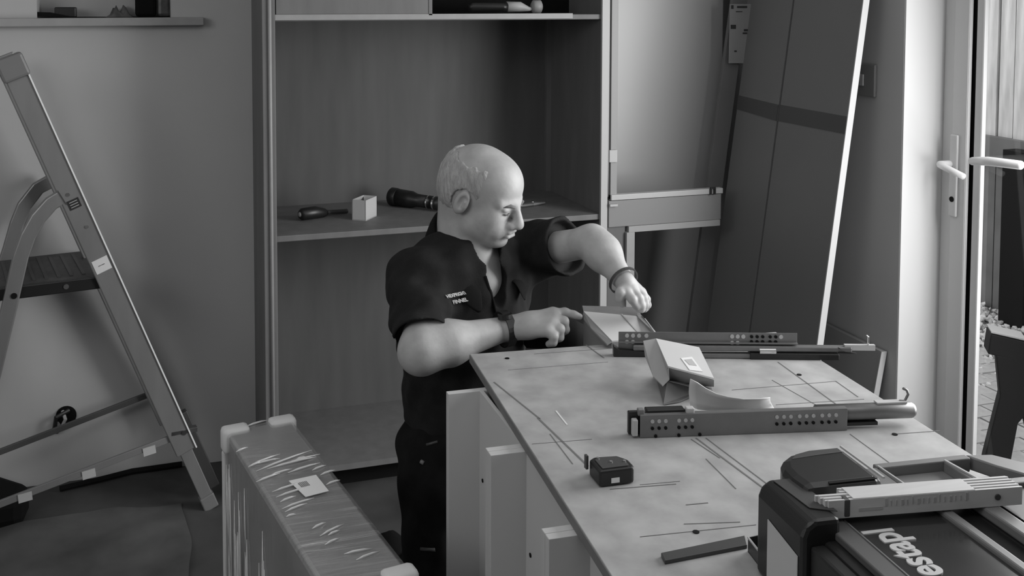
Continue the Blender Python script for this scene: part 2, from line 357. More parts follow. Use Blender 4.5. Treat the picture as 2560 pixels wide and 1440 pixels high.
# niche items
def nb(px0, px1, pyt, m, name, label, cat, dy=.08, dpt=.06, g=None, bev=.004):
    x0, x1 = oy(px0, 30, YW + dy).x, oy(px1, 30, YW + dy).x; zt = oy(px0, pyt, YW + dy).z
    o = obj(name, bx((x0, YW + dy, nz0), (x1, YW + dy + dpt, max(zt, nz0 + .006))), m, None, bevel=bev); return tag(o, label, cat)
nb(338, 391, -60, m_blk2, 'black_bottle', 'tall black container on the wall ledge, left of the grey jar', 'container', bev=.012)
nb(394, 428, -50, mat('grey_jar', .08, .35, var=.5, scale=30), 'glass_jar', 'tall mottled grey jar at the right end of the wall ledge', 'jar', bev=.012)
nb(136, 190, 18, m_blk, 'small_box', 'small black box on the wall ledge above the flat black tool', 'box', dy=.05)
o = obj('folding_tool', MB().prism([V(oy(84, 40, YW+.01).x, YW + .01, nz0 + .02), V(oy(84, 40, YW+.01).x, YW + .01, nz0 + .004), V(oy(190, 40, YW+.01).x, YW + .01, nz0), V(oy(160, 40, YW+.01).x, YW + .01, nz0 + .008), V(oy(125, 40, YW+.01).x, YW + .01, nz0 + .018)], (0, .03, 0)), m_blk2)
tag(o, 'flat black wedge shaped tool at the left end of the wall ledge', 'tool')
rg = MB()
x0 = oy(265, 30, YW + .1).x; x1 = oy(333, 30, YW + .1).x; n = 9; vs = []
for j in range(6):
    for i in range(n): vs.append(V(x0 + (x1 - x0)*i/(n-1), YW + .07 + .02*j, nz0 + .001 + max(0, math.sin(i*.39))*math.sin(j*.6)*.05*(.6 + .4*math.sin(i*2.1 + j))))
rg.add(vs, [(j*n+i, j*n+i+1, (j+1)*n+i+1, (j+1)*n+i) for j in range(5) for i in range(n-1)])
o = obj('crumpled_cloth', rg, mat('rag', .13, .9, var=.4, scale=30), smooth=True); o.modifiers.new('s', 'SOLIDIFY').thickness = .003
tag(o, 'small crumpled grey cloth on the wall ledge between black box and container', 'cloth')

# things on the middle shelf
p = oz(750, 553, zsh); q = oz(868, 533, zsh)
t = thing('screwdriver', 'dark handled screwdriver lying on the middle shelf left of the white box', 'screwdriver', p)
z_ = V(0, 0, .023)
obj('grip', MB().tube([p + z_, p.lerp(q, .04) + z_, p.lerp(q, .3) + z_, p.lerp(q, .5) + z_*.7, p.lerp(q, .56) + z_*.6], [.014, .021, .022, .016, .010], 14), m_blk, t, smooth=True)
obj('cap', MB().tube([p + z_ - (q - p).normalized()*.004, p + z_], [.006, .010], 12), m_lgr, t, smooth=True)
obj('shaft', MB().tube([p.lerp(q, .5) + z_*.7, q + V(0, 0, .008)], .008, 8), m_dgr, t)
# white box, open top
pf = oz(880, 550, zsh); pn = oz(914, 553, zsh); pr = oz(942, 540, zsh); bh = .072
e1 = pn - pf; e2 = pr - pn; b0 = thing('small_carton', 'small white square box with open top on the middle shelf', 'box', (pf + pr)/2)
th_ = .003
def wall(p, q, h, n): return MB().hexa([p, q, q + n*th_, p + n*th_, p + V(0, 0, h), q + V(0, 0, h), q + n*th_ + V(0, 0, h), p + n*th_ + V(0, 0, h)])
c4 = [pf, pn, pr, pf + e2]; ctr = (pf + pr)/2; mwb = mat('white_box', .5, .5)
for i in range(4):
    a_, b_ = c4[i], c4[(i + 1) % 4]; n_ = (ctr - (a_ + b_)/2).normalized(); obj('side', wall(a_, b_, bh, n_), mwb, b0)
obj('bottom', MB().prism([c + V(0, 0, .001) for c in c4], (0, 0, .002)), mwb, b0)
obj('flap', MB().prism([c4[3] + V(0, 0, bh*.93), c4[2] + V(0, 0, bh*.93), ctr + V(0, 0, bh*.8)], (0, 0, .002)), mwb, b0)
# black torch
def shelf_tool():
    t = thing('torch', 'black cylindrical torch lying on the middle shelf behind the man\'s head', 'torch', oz(1035, 520, zsh))
    p = oz(976, 513, zsh) + V(0, 0, .034); q = oz(1098, 528, zsh) + V(0, 0, .028); d = (q - p)
    L = lambda s: p + d*s
    obj('head', MB().tube([L(0), L(.03), L(.14), L(.17)], [.028, .034, .034, .031], 20), m_blk, t, smooth=True)
    obj('barrel', MB().tube([L(.16), L(.45), L(.55), L(.78)], [.032, .031, .024, .023], 20), m_blk, t, smooth=True)
    obj('ring', MB().tube([L(.78), L(.80)], .0245, 20), m_chr, t); obj('ring', MB().tube([L(.90), L(.93)], .0255, 20), m_chr, t)
    obj('tail', MB().tube([L(.80), L(1.1)], .024, 20), m_blk, t, smooth=True)
shelf_tool()
t = thing('small_pliers', 'small dark pliers on the middle shelf right of the man\'s face', 'pliers', oz(1330, 515, zsh))
p = oz(1300, 520, zsh) + V(0, 0, .008); q = oz(1362, 512, zsh) + V(0, 0, .008)
obj('grip', MB().tube([p, p.lerp(q, .5)], .010, 10), m_dgr, t); obj('jaw', MB().tube([p.lerp(q, .45), q], [.009, .004], 10), m_stl, t)
obj('pivot', MB().tube([p.lerp(q, .5) + V(0, 0, .006), p.lerp(q, .5) + V(0, 0, .012)], .006, 12), m_chr, t)

# ------------------------------------------------------------------ oven housing unit right of cupboard
ou = thing('oven_housing', 'unfinished pale oven housing with glossy upper panel right of the tall cupboard', 'cabinet', (1.85, 3.5, 0))
hx0 = 1.612; hx1 = oy(1806, 500, CUF).x; zt = oy(1527, 500, CUF).z; zr = oy(1800, 482, CUF).z
zA = (zt + zr)/2; zB = oy(1700, 556, CUF).z
obj('upper_panel', bx((hx0 + .01, 3.52, zA - .04), (2.22, 3.53, 2.3)), m_panel, ou)
obj('hinge_stile', bx((hx0 + .008, CUF + .004, zA + .0), (oy(1545, 300, CUF).x, CUF + .02, 2.3)), mat('stile_mid', .25, .45), ou, bevel=.001)
obj('bottom_edge', bx((hx0 + .008, CUF - .004, zA - .002), (hx1, CUF + .022, zA + .018)), mat('edge_strip', .42, .4), ou, bevel=.002)
obj('hinge', bx((hx0 + .0, CUF - .004, oy(1530, 405, CUF).z), (hx0 + .03, CUF + .004, oy(1530, 375, CUF).z)), m_lgr, ou)
obj('hinge', bx((hx0 + .0, CUF - .012, zA - .022), (hx0 + .03, CUF - .0, zA - .014)), m_lgr, ou)
obj('rail', bx((hx0, CUF + .0, zB), (hx1 - .005, CUF + .02, zA - .004)), mat('rail_board', .20, .5), ou, bevel=.002)
obj('rail_edge', bx((oy(1570, 570, CUF).x, CUF - .006, zB - .022), (hx1 - .012, CUF + .02, zB)), mat('rail_edge_mat', .30, .5), ou, bevel=.001)
obj('lower_stile', bx((oy(1565, 600, CUF).x, CUF - .006, 0), (oy(1585, 600, CUF).x, CUF + .02, zB - .022)), m_edge, ou, bevel=.001)
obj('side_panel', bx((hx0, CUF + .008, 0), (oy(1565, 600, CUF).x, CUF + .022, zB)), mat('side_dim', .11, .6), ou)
obj('back_panel', bx((hx0, CUB - .03, 0), (XR, CUB - .02, 2.3)), m_sheet, ou)
cl = oy(1782, 478, CUF - .008); k_ = MB()
for dx in (-.008, .008): k_.beam(cl + V(dx, 0, -.012), cl + V(dx, 0, .012), .003, .004, up=(0, 1, 0))
k_.beam(cl + V(-.011, 0, .012), cl + V(.011, 0, .012), .003, .003)
obj('clip', k_, m_blk, ou)

# narrow leaning board with label
YB = 3.43; LS = .135
def lean(px, py, Y, n=None): return oy(px, py, Y)
bt = oy(1852, 0, YB); bb = oy(1772, 600, YB); dr = (bt - bb).normalized(); bot = bb - dr*(bb.z/dr.z); top = bot + dr*2.25
wv = Vector((dr.z, 0, -dr.x))
nb_ = thing('leaning_board', 'narrow grey board with paper label leaning left of the big dark sheets', 'board', bot)
obj('board', MB().prism([bot - wv*.036, bot + wv*.030, top + wv*.030, top - wv*.036], (0, .018, 0)), mat('narrow_board', .15, .6, var=.05), nb_, bevel=.001)
YL = YB - .02
lp = [oy(1825, 10, YL), oy(1880, 10, YL), oy(1870, 158, YL), oy(1822, 158, YL)]
lo = obj('paper_label', MB().prism(lp, (0, .002, 0)), mat('label_paper', .27, .7), nb_)
def decal(px0, py0, px1, py1, Y, m, parent, name):
    return obj(name, MB().prism([oy(px0, py0, Y), oy(px1, py0, Y), oy(px1, py1, Y), oy(px0, py1, Y)], (0, .0008, 0)), m, parent)
mk = mat('label_ink', .035, .8)
for r_ in [(1828, 13, 1834, 22), (1843, 15, 1868, 20), (1827, 62, 1840, 72), (1860, 73, 1870, 78), (1857, 81, 1868, 85), (1836, 126, 1842, 130), (1840, 28, 1856, 30)]:
    decal(*r_, YL - .0015, mk, lo, 'print')

# big leaning sheets: plane parallel to Y, leaning in X
def sheet(name, Yn, Yf, x167, label, th=.018, h=2.35):
    s = LS; zt_ = h*math.cos(math.atan(s)); P = lambda z, Y, o=0: V(x167 + (z - H)*s + o, Y, z)
    t = thing(name, label, 'sheet', P(0, (Yn + Yf)/2), None)
    n = MB().hexa([P(0, Yn), P(0, Yn, th), P(0, Yf, th), P(0, Yf), P(zt_, Yn), P(zt_, Yn, th), P(zt_, Yf, th), P(zt_, Yf)])
    obj('face_panel', n, m_sheet, t, bevel=.001)
    return t, P
xs = 2.28
Y_e = ox(2160, 0, xs).y; Y_f = ox(1985, 0, xs).y; Y_l = min(ox(1880, 0, xs).y, 3.418)
t1, P1 = sheet('laminate_sheet', Y_e, Y_f - .004, xs, 'dark laminate sheet with pale front edge leaning on the right wall', th=.02)
o = obj('pale_edge', MB().hexa([P1(0, Y_e - .004, -.004), P1(0, Y_e - .004, .020), P1(0, Y_e, .020), P1(0, Y_e, -.004), P1(2.3, Y_e - .004, -.004), P1(2.3, Y_e - .004, .020), P1(2.3, Y_e, .020), P1(2.3, Y_e, -.004)]), mat('pale_sheet_edge', .45, .5), t1)
t2, P2 = sheet('laminate_sheet', Y_f + .004, Y_l, xs - .002, 'dark laminate sheet farther from the door, right of the labelled narrow board', th=.02)
for (tt, PP, ya_, yb_, pa, pb) in ((t1, P1, Y_e, Y_f - .004, (2118, 292, 335), (1950, 262, 302)), (t2, P2, Y_f + .004, Y_l, (1948, 262, 302), (1852, 238, 272))):
    def zz(px, py, Y): return oy(px, py, Y).z
    za1, za0 = zz(pa[0], pa[1], ya_), zz(pa[0], pa[2], ya_); zb1, zb0 = zz(pb[0], pb[1], yb_), zz(pb[0], pb[2], yb_)
    obj('dark_band', MB().hexa([PP(za0, ya_, -.002), PP(za0, ya_, 0), PP(zb0, yb_, 0), PP(zb0, yb_, -.002), PP(za1, ya_, -.002), PP(za1, ya_, 0), PP(zb1, yb_, 0), PP(zb1, yb_, -.002)]), m_sheet2, tt)  # darker slanted band across each sheet
# low panel leaning on right wall
a0, a1 = ox(2060, 803, XR - .006), ox(2215, 878, XR - .006)
lowp = thing('low_panel', 'short grey panel with pale end edge leaning low against the right wall', 'panel', V(XR - .1, a0.y, 0))
b0_, b1_ = V(XR - .10, a0.y, 0), V(XR - .10, a1.y, 0)
obj('panel_face', MB().hexa([b0_ - V(.018, 0, 0), b1_ - V(.018, 0, 0), b1_, b0_, a0 - V(.018, 0, 0), a1 - V(.018, 0, 0), a1, a0]), mat('low_panel_mat', .25, .6), lowp)
obj('end_edge', MB().hexa([b1_ - V(.020, .003, 0), b1_ - V(-.002, .003, 0), b1_ - V(-.002, 0, 0), b1_ - V(.020, 0, 0), a1 - V(.020, .003, 0), a1 - V(-.002, .003, 0), a1 - V(-.002, 0, 0), a1 - V(.020, 0, 0)]), m_lgr, lowp)

# ------------------------------------------------------------------ kitchen base units (seen from behind) and worktop
R2 = math.radians(-2); uX = V(math.cos(R2), math.sin(R2), 0); uY = V(-math.sin(R2), math.cos(R2), 0)
B0 = V(.589, 1.929, 0); ZC = .875
labels = ['white base cabinet farthest from camera, under the worktop beside the man', 'white base cabinet in the middle of the row under the worktop', 'white base cabinet nearest the camera under the worktop']
for i in range(3):
    o_ = B0 - uY*(.284*i); L_ = .284
    t = thing('base_cabinet', labels[i], 'cabinet', o_, 'white base cabinets under the worktop')
    ob = lambda lo, hi: MB().obox(o_, uX, uY, V(0, 0, 1), lo, hi)
    y_top = .0 if i else .0
    obj('side_panel', ob((0, -.016, 0), (.56, 0, ZC)), m_white, t, bevel=.001)
    obj('side_panel', ob((0, -L_ + .001, 0), (.56, -L_ + .016, ZC)), m_white, t, bevel=.001)
    obj('back_panel', ob((.066, -L_ + .016, 0), (.074, -.016, ZC)), mat('back_panel_white', .5, .5), t)
    obj('door', ob((.562, -L_ + .003, .1), (.58, -.003, ZC - .005)), m_white, t, bevel=.002)
    obj('bottom_panel', ob((.074, -L_ + .016, .1), (.56, -.016, .118)), m_white, t)
    hpx = [(1193, 1175), (1307, 1350), (1470, 1560)][i]
    zz = .6
    hp_ = o_ + uX*.065 + uY*(-.04) + V(0, 0, .70)
    holes(t, 'screw_hole', [hp_], uX, .004, m_blk2)

FLv = V(.687, 2.071, 0); U = V(.9951, -.0988, 0); W = V(-.0988, -.9951, 0); ZT = .893
def T(a, b, z=ZT): return FLv + U*a + W*b + V(0, 0, z)
wt = thing('worktop', 'pale wooden board worktop marked with pencil lines, laid over white cabinets', 'worktop', T(.36, .6, ZC))
obj('board', MB().prism([T(0, 0, ZC), T(0, 1.35, ZC), T(.73, 1.35, ZC), T(.73, 0, ZC)], (0, 0, .018)), m_ply, wt, bevel=.001)
obj('edge_band', MB().prism([T(-.0015, 0, ZC + .0005), T(-.0015, 1.35, ZC + .0005), T(0, 1.35, ZC + .0005), T(0, 0, ZC + .0005)], (0, 0, .016)), m_plye, wt)
def pline(x0, y0, x1, y1, wd=.0016, m=m_line, nm='pencil_line'):
    p, q = oz(x0, y0, ZT + .0003), oz(x1, y1, ZT + .0003); return obj(nm, beam(p, q, wd/2, .0003), m, wt)
for L in [(1235, 955, 1350, 1047, .003), (1345, 1045, 1470, 1165, .0035), (1375, 1085, 1432, 1160, .0015), (1465, 862, 1510, 895, .003), (1335, 885, 1540, 870, .0012), (1270, 925, 1520, 905, .0008),
          (1740, 1095, 1925, 1232, .003), (1765, 1095, 1925, 1215, .002), (1728, 1098, 1800, 1145, .002), (1765, 1147, 1840, 1222, .0014), (1525, 1223, 1690, 1210, .002), (1330, 1110, 1480, 1098, .0008),
          (1945, 905, 2090, 1010, .0022), (1830, 975, 2090, 953, .0016), (2090, 953, 2145, 992, .0018), (1930, 950, 2045, 1015, .001), (1940, 1012, 2160, 998, .0012), (2237, 1085, 2350, 1077, .0016),
          (2125, 1085, 2235, 1165, .0014), (1710, 1310, 1850, 1305, .0015), (1600, 1342, 1890, 1312, .0012), (1715, 1262, 1770, 1257, .002), (1600, 1212, 1700, 1203, .001), (1120, 0, 1, 0, 0)]:
    if L[4]: pline(*L[:4], wd=L[4])
pline(1390, 1027, 1418, 1062, .003, m_scr, 'scratch')
for s in [(1268, 896), (2237, 1086), (1998, 937), (1740, 1330)]:
    p = oz(*s, ZT + .0004); holes(wt, 'screw_mark', [p], (0, 0, 1), .005, m_blk2)

# ------------------------------------------------------------------ tape measure on worktop
c = oz(1528, 1200, ZT); tp = thing('tape_measure', 'black tape measure lying on the worktop with its hook out', 'tape measure', c)
tx = (oz(1585, 1205, ZT) - oz(1500, 1216, ZT)).normalized(); ty = V(-tx.y, tx.x, 0); c0 = oz(1499, 1221, ZT)
pr_ = [(0, 0), (.058, 0), (.062, .006), (.062, .03), (.05, .048), (.012, .052), (0, .044)]
obj('case', MB().prism([c0 + tx*a + ty*b + V(0, 0, .001) for a, b in pr_], (0, 0, .026)), m_blk, tp, bevel=.004)
obj('face_plate', MB().prism([c0 + tx*(.008 + a*.75) + ty*(.007 + b*.72) + V(0, 0, .0272) for a, b in pr_], (0, 0, .001)), m_dgr, tp)
holes(tp, 'screw', [c0 + tx*.052 + ty*.022 + V(0, 0, .029), c0 + tx*.014 + ty*.042 + V(0, 0, .029), c0 + tx*.03 + ty*.025 + V(0, 0, .029)], (0, 0, 1), .0025, m_chr)
obj('label_patch', MB().prism([c0 + tx*.02 - ty*.0006 + V(0, 0, .006), c0 + tx*.034 - ty*.0006 + V(0, 0, .006), c0 + tx*.034 - ty*.0006 + V(0, 0, .014), c0 + tx*.02 - ty*.0006 + V(0, 0, .014)], ty*.001), m_paper, tp)
obj('hook', beam(c0 + tx*(-.004) + ty*.046 + V(0, 0, .012), c0 + tx*(-.004) + ty*.046 + V(0, 0, .034), .004, .002, up=(1, 0, 0)), m_dgr, tp)

# ------------------------------------------------------------------ drawer runners
def runner(name, p, q, label, far):
    t = thing(name, label, 'drawer runner', (p + q)/2, 'drawer runners on the worktop')
    d = (q - p).normalized(); n = V(-d.y, d.x, 0); L = (q - p).length; B = lambda lo, hi: MB().obox(p, d, n, V(0, 0, 1), lo, hi)
    return t, d, n, L, B
p, q = oz(1600, 1096, ZT), oz(2118, 1077, ZT)
t, d, n, L, B = runner('drawer_runner', p, q, 'steel drawer runner nearest the camera, its rail past the worktop edge', 0)
hh = .041
obj('side_plate', B((0, 0, .0005), (L, .002, hh)), m_stl, t, bevel=.0006)
obj('top_flange', B((.0, .002, hh - .002), (L, .012, hh)), m_stl, t)
obj('bottom_flange', B((0, .002, .0005), (L, .03, .0025)), m_stl, t)
obj('inner_rail', B((.12, .014, .012), (L + .05, .030, .034)), m_stl, t, bevel=.002)
obj('extension_rail', MB().tube([p + d*(L - .05) + n*.018 + V(0, 0, .027), p + d*(L + .128) + n*.018 + V(0, 0, .027), p + d*(L + .134) + n*.018 + V(0, 0, .027)], [.0145, .0145, .011], 16), m_stl, t, smooth=True)
obj('black_slider', B((L, .006, .006), (L + .06, .02, .012)), m_blk, t)
obj('hook_plate', B((L + .062, .012, .041), (L + .118, .026, .044)), m_lgr, t)
hk = p + d*(L + .118) + n*.02 + V(0, 0, .043)
obj('hook', MB().tube([hk - d*.01, hk, hk + d*.006 + V(0, 0, .012), hk + d*.003 + V(0, 0, .02), hk - d*.004 + V(0, 0, .023)], .0025, 8), m_stl, t, smooth=True)
obj('end_clip', B((-.014, -.002, .004), (-.004, .010, .034)), m_lgr, t, bevel=.002)
obj('end_cap', B((-.018, .012, .002), (.07, .022, .043)), m_blk, t, bevel=.002)
obj('latch', B((-.002, .006, hh - .004), (.010, .018, hh + .008)), m_mgr, t, bevel=.002)
obj('latch', B((.085, .004, hh - .004), (.100, .018, hh + .008)), m_lgr, t, bevel=.002)
obj('black_lever', B((.015, .01, hh - .004), (.085, .03, hh + .004)), m_blk, t, bevel=.002)
sp = []; sd = []
for x in [.022, .034, .046, .070, .082, .094] + [.262 + k*.0135 for k in range(3)] + [.306 + k*.0135 for k in range(3)] + [.350 + k*.0135 for k in range(3)]:
    x = x*L/.40 if x > .2 else x
    sp.append(p + d*x - n*.001 + V(0, 0, .030)); sd.append(p + d*x - n*.001 + V(0, 0, .0175))
holes(t, 'slot', sp, n, .0034, m_lgr, 8); holes(t, 'hole', sd, n, .0030, m_blk2, 8)
holes(t, 'notch', [p + d*x - n*.001 + V(0, 0, .0035) for x in (.028, .07, .108)], n, .003, m_blk2, 8)

p, q = oz(1548, 893, ZT), oz(1975, 897, ZT)
q = p + (q - p).normalized()*.385
t, d, n, L, B = runner('drawer_runner', p, q, 'steel drawer runner at the far edge of the worktop behind the carton', 1)
hh = .052
obj('side_plate', B((0, .012, .012), (L, .014, hh)), m_stl, t, bevel=.0006)
obj('top_flange', B((0, .004, .030), (L, .012, .032)), m_stl, t)
obj('extension_rail', B((.03, .0, .014), (L + .115, .018, .026)), m_stl, t, bevel=.003)
obj('lower_rail', B((.12, -.004, .0005), (.30, .014, .010)), m_stl, t, bevel=.002)
obj('black_slider', B((.28, -.008, .0), (.47, .016, .013)), m_blk, t, bevel=.002)
obj('black_tip', MB().prism([p + d*.47 + V(0, 0, .013), p + d*.47 + V(0, 0, .026), p + d*.485 + V(0, 0, .016), p + d*.51 + V(0, 0, .012)], n*.01), m_blk, t)
obj('hook_plate', B((L + .10, .004, .018), (L + .165, .012, .030)), m_lgr, t)
obj('hook', MB().tube([p + d*(L + .15) + n*.006 + V(0, 0, .018), p + d*(L + .15) + n*.006 + V(0, 0, .048), p + d*(L + .146) + n*.006 + V(0, 0, .05)], .002, 8), m_chr, t)
obj('end_cap', MB().prism([p + d*(-.012) + V(0, 0, .001), p + d*.06 + V(0, 0, .001), p + d*.07 + V(0, 0, .012), p + d*.0 + V(0, 0, .016), p + d*(-.012) + V(0, 0, .024)], n*.02), m_blk, t, bevel=.001)
obj('roller', MB().tube([p + d*.30 + n*(-.003) + V(0, 0, .017), p + d*.335 + n*(-.003) + V(0, 0, .017)], .006, 12), m_chr, t)
sp = [p + d*x + n*.011 + V(0, 0, .044) for x in (.018, .031, .044, .060, .245, .257, .269, .35)]
sp += [p + d*x + n*.011 + V(0, 0, .03) for x in (.018, .031, .245, .257)]
sd = [p + d*x + n*.011 + V(0, 0, z) for x in (.287, .299, .311, .327, .339) for z in (.044, .033)]
holes(t, 'hole', sp, n, .0045, m_lgr, 10); holes(t, 'dark_hole', sd, n, .0036, m_blk2, 8)

# ------------------------------------------------------------------ cartons and leaflet
ct = thing('folded_carton', 'pale grey folded cardboard carton lying across the middle of the worktop', 'carton', oz(1690, 990, ZT))
A = oz(1608, 852, .962); Bq = oz(1640, 846, .967); Cq = oz(1748, 868, .955); Dq = oz(1785, 945, .940); Eq = oz(1670, 915, .945)
def onpl(px, py, p, q, r_):
    n_ = (q - p).cross(r_ - p); r0 = Vector(ray(px, py)); o0 = Vector(O3); return o0 + r0*((p - o0).dot(n_)/r0.dot(n_))
Eq = onpl(1670, 915, Bq, Cq, Dq)
low = lambda px, py: oz(px, py, ZT + .002)
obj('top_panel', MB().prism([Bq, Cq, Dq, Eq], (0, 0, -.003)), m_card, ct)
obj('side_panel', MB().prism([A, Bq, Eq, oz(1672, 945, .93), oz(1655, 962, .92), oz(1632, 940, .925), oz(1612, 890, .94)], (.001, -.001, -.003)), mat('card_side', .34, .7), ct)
obj('end_panel', MB().prism([Eq - V(0, 0, .004), Dq - V(0, 0, .004), oz(1785, 967, .905), oz(1672, 962, .90)], (.0, .003, 0)), m_cardd, ct)  # near end lies in shade, put into its darker card colour
obj('painted_shade_flap', MB().prism([low(1640, 940), low(1660, 1012), low(1700, 1005), low(1780, 968), Dq - V(0, 0, .03), Eq - V(0, 0, .03)], (0, .002, .001)), mat('carton_shade_side', .11, .8), ct)  # dark board stands in for the carton's shaded side and its shadow
up_ = V(0, 0, .0004)
obj('sticker', MB().prism([onpl(*q_, Bq, Cq, Dq) + up_ for q_ in [(1702, 896), (1730, 893), (1757, 930), (1724, 926)]], (0, 0, .0006)), m_paper, ct)
obj('sticker_print', MB().prism([onpl(*q_, Bq, Cq, Dq) + up_*3 for q_ in [(1711, 901), (1729, 899), (1742, 916), (1724, 914)]], (0, 0, .0003)), mat('sticker_ink', .4, .8), ct)
# upper carton held by the man
uc = thing('open_carton', 'pale open cardboard sleeve under the man\'s left hand at the far worktop edge', 'carton', od(1550, 850, 2.2))
dA = 2.36; q1, q2, q3, q4 = od(1459, 778, 2.36), od(1592, 790, 2.36), od(1640, 846, 2.255), od(1530, 852, 2.255); q3 = onpl(1640, 846, q1, q2, q4)
obj('pale_panel', MB().prism([q1, q2, q3 - V(.0, 0, 0), q4], (.0, .0, -.003)), m_card, uc)
obj('top_flap', MB().prism([od(1456, 764, 2.38), od(1596, 768, 2.38), od(1604, 792, 2.36), q2, q1], (0, .002, -.001)), mat('card_flap', .17, .7), uc)
obj('side_flap', MB().prism([q2, od(1604, 790, 2.36), od(1642, 836, 2.255), q3], (.001, .002, .002)), mat('card_flap2', .26, .7), uc)
obj('rim', beam(od(1612, 797, 2.345), od(1641, 835, 2.255), .0012, .0012), m_card, uc)
obj('crease', beam(q1.lerp(q2, .72) + V(0, 0, .001), q4.lerp(q3, .72) + V(0, 0, .001), .0015, .0004), m_lgr, uc)
obj('torn_edge', MB().prism([q1 - V(0, 0, .001), q4 - V(0, 0, .001), q4 + V(-.012, 0, -.006), q1.lerp(q4, .5) + V(-.016, 0, -.004), q1 + V(-.004, 0, -.012)], (0, 0, -.003)), m_cardd, uc)
obj('end_support', MB().prism([q4 - V(.0, 0, .003), q3 - V(0, 0, .003), q3 - V(0, 0, .05), q4 - V(0, 0, .05)], (0, .003, 0)), m_cardd, uc)
obj('side_support', MB().prism([q1 - V(0, 0, .004), q4 - V(0, 0, .004), V(q4.x, q4.y, .80), V(q1.x, q1.y, .80)], (.003, 0, 0)), m_cardd, uc)
# leaflet: curved standing sheet
lf = MB(); top_ = [(1726, 948), (1745, 958), (1765, 972), (1790, 985), (1820, 993), (1860, 999), (1900, 998), (1926, 995)]
bo = [(1726, 1016), (1745, 1024), (1765, 1026), (1790, 1027), (1820, 1027), (1860, 1027), (1900, 1026), (1938, 1025)]
n = len(top_); vs = []
for k in range(5):
    for i in range(n):
        a_ = od(*top_[i], 1.862 + .012*math.sin(i*.9)); b_ = oz(bo[i][0], bo[i][1], ZT + .004)
        vs.append(b_.lerp(a_, k/4) + V(.0, .006*math.sin(k/4*3.1), 0))
lf.add(vs, [(k*n+i, k*n+i+1, (k+1)*n+i+1, (k+1)*n+i) for k in range(4) for i in range(n-1)])
o = obj('leaflet', lf, mat('leaflet_paper', .72, .8), smooth=True); o.modifiers.new('s', 'SOLIDIFY').thickness = .0012
tag(o, 'white instruction leaflet standing curled behind the near steel runner', 'leaflet')

# ------------------------------------------------------------------ chisel and tray at the lower edge
c = oz(1700, 1390, ZT)
ch = thing('steel_bar', 'flat dark steel bar lying on the worktop left of the black case', 'bar', c)
obj('bar', MB().prism([oz(1652, 1392, ZT), oz(1662, 1412, ZT), oz(1868, 1372, ZT), oz(1862, 1348, ZT)], (0, 0, .006)), m_dgr, ch, bevel=.001)
br = thing('metal_bracket', 'small black open tray with thin pale rim against the black case', 'bracket', oz(1900, 1380, ZT))
a_, b_, c_, e_ = oz(1870, 1345, ZT + .02), oz(1935, 1330, ZT + .02), oz(1975, 1420, ZT + .02), oz(1925, 1415, ZT + .02)
for s, e in ((a_, b_), (a_, e_)):
    obj('rim', MB().prism([V(s.x, s.y, ZT), V(e.x, e.y, ZT), e, s], (.0015, .0015, 0)), m_dgr, br)
obj('rim_edge', beam(a_ + V(0, 0, .001), e_ + V(0, 0, .001), .0012, .001), m_lgr, br)
obj('tray_floor', MB().prism([V(x.x, x.y, ZT + .0005) for x in (a_, e_, c_, b_)], (0, 0, .001)), m_blk2, br)

# ------------------------------------------------------------------ black tool case, lower right
tc = thing('tool_case', 'large black nail gun case with raised pale lettering at the lower right', 'tool case', T(.35, 1.0, ZT))
TB = lambda lo, hi: MB().obox(FLv, U, W, V(0, 0, 1), lo, hi)
m_gl = mat('gloss_black_lid', .03, .14, var=.3, scale=6, bump=.12, bscale=7, coat=.3)
obj('body', TB((.225, .93, ZT + .001), (.62, 1.26, .992)), m_blk, tc, bevel=.006)
# left post with rounded top
pp = []
for k in range(7):
    t_ = math.pi/2*k/6; pp.append((.205 - .0 + .02 - .02*math.sin(t_) , .98 + .03*math.sin(t_ + math.pi/2)))
prof = [(.195, ZT + .001), (.195, 1.0), (.2, 1.012), (.212, 1.02), (.248, 1.02), (.25, ZT + .001)]
obj('end_post', MB().prism([T(a, .90, z) for a, z in prof], W*.115), m_blk, tc, bevel=.006)
obj('post_cap', MB().prism([T(.214, .908, 1.0205), T(.246, .908, 1.0205), T(.252, 1.0, 1.0205), T(.222, .985, 1.0205)], (0, 0, .001)), m_dgr, tc)
obj('front_block', TB((.205, 1.015, ZT + .001), (.226, 1.2, .99)), m_blk, tc, bevel=.004)
lb = obj('white_sticker', MB().prism([T(.1945, .932, .982), T(.1945, 1.006, .972), T(.1945, 1.006, .90), T(.1945, .932, .90)], -U*.001), mat('sticker', .45, .6), tc)
# lid panel with rails
obj('lid', TB((.27, .945, .992), (.404, 1.26, .998)), m_gl, tc)
rl = mat('rail_grey', .085, .4); 
obj('left_rail', TB((.24, .95, .992), (.268, 1.26, 1.002)), rl, tc, bevel=.002)
obj('left_rail_edge', TB((.2675, .99, 1.0), (.2695, 1.26, 1.003)), m_chr, tc)
obj('right_rail', TB((.405, .95, .992), (.42, 1.26, 1.004)), m_mgr, tc, bevel=.003)
obj('groove', TB((.424, .95, .985), (.455, 1.26, .994)), m_blk2, tc)
obj('outer_rail', TB((.462, .95, .992), (.486, 1.26, 1.006)), m_mgr, tc, bevel=.003)
obj('outer_lid', TB((.50, .95, .99), (.61, 1.26, .998)), m_blk, tc)
text('raised_lettering', 'estapl', .060, T(.318, 1.119, .9985), -W, -U, mat('lettering', .5, .45), tc, ext=.0012, off=.0014, spacing=1.0, sx=.76)
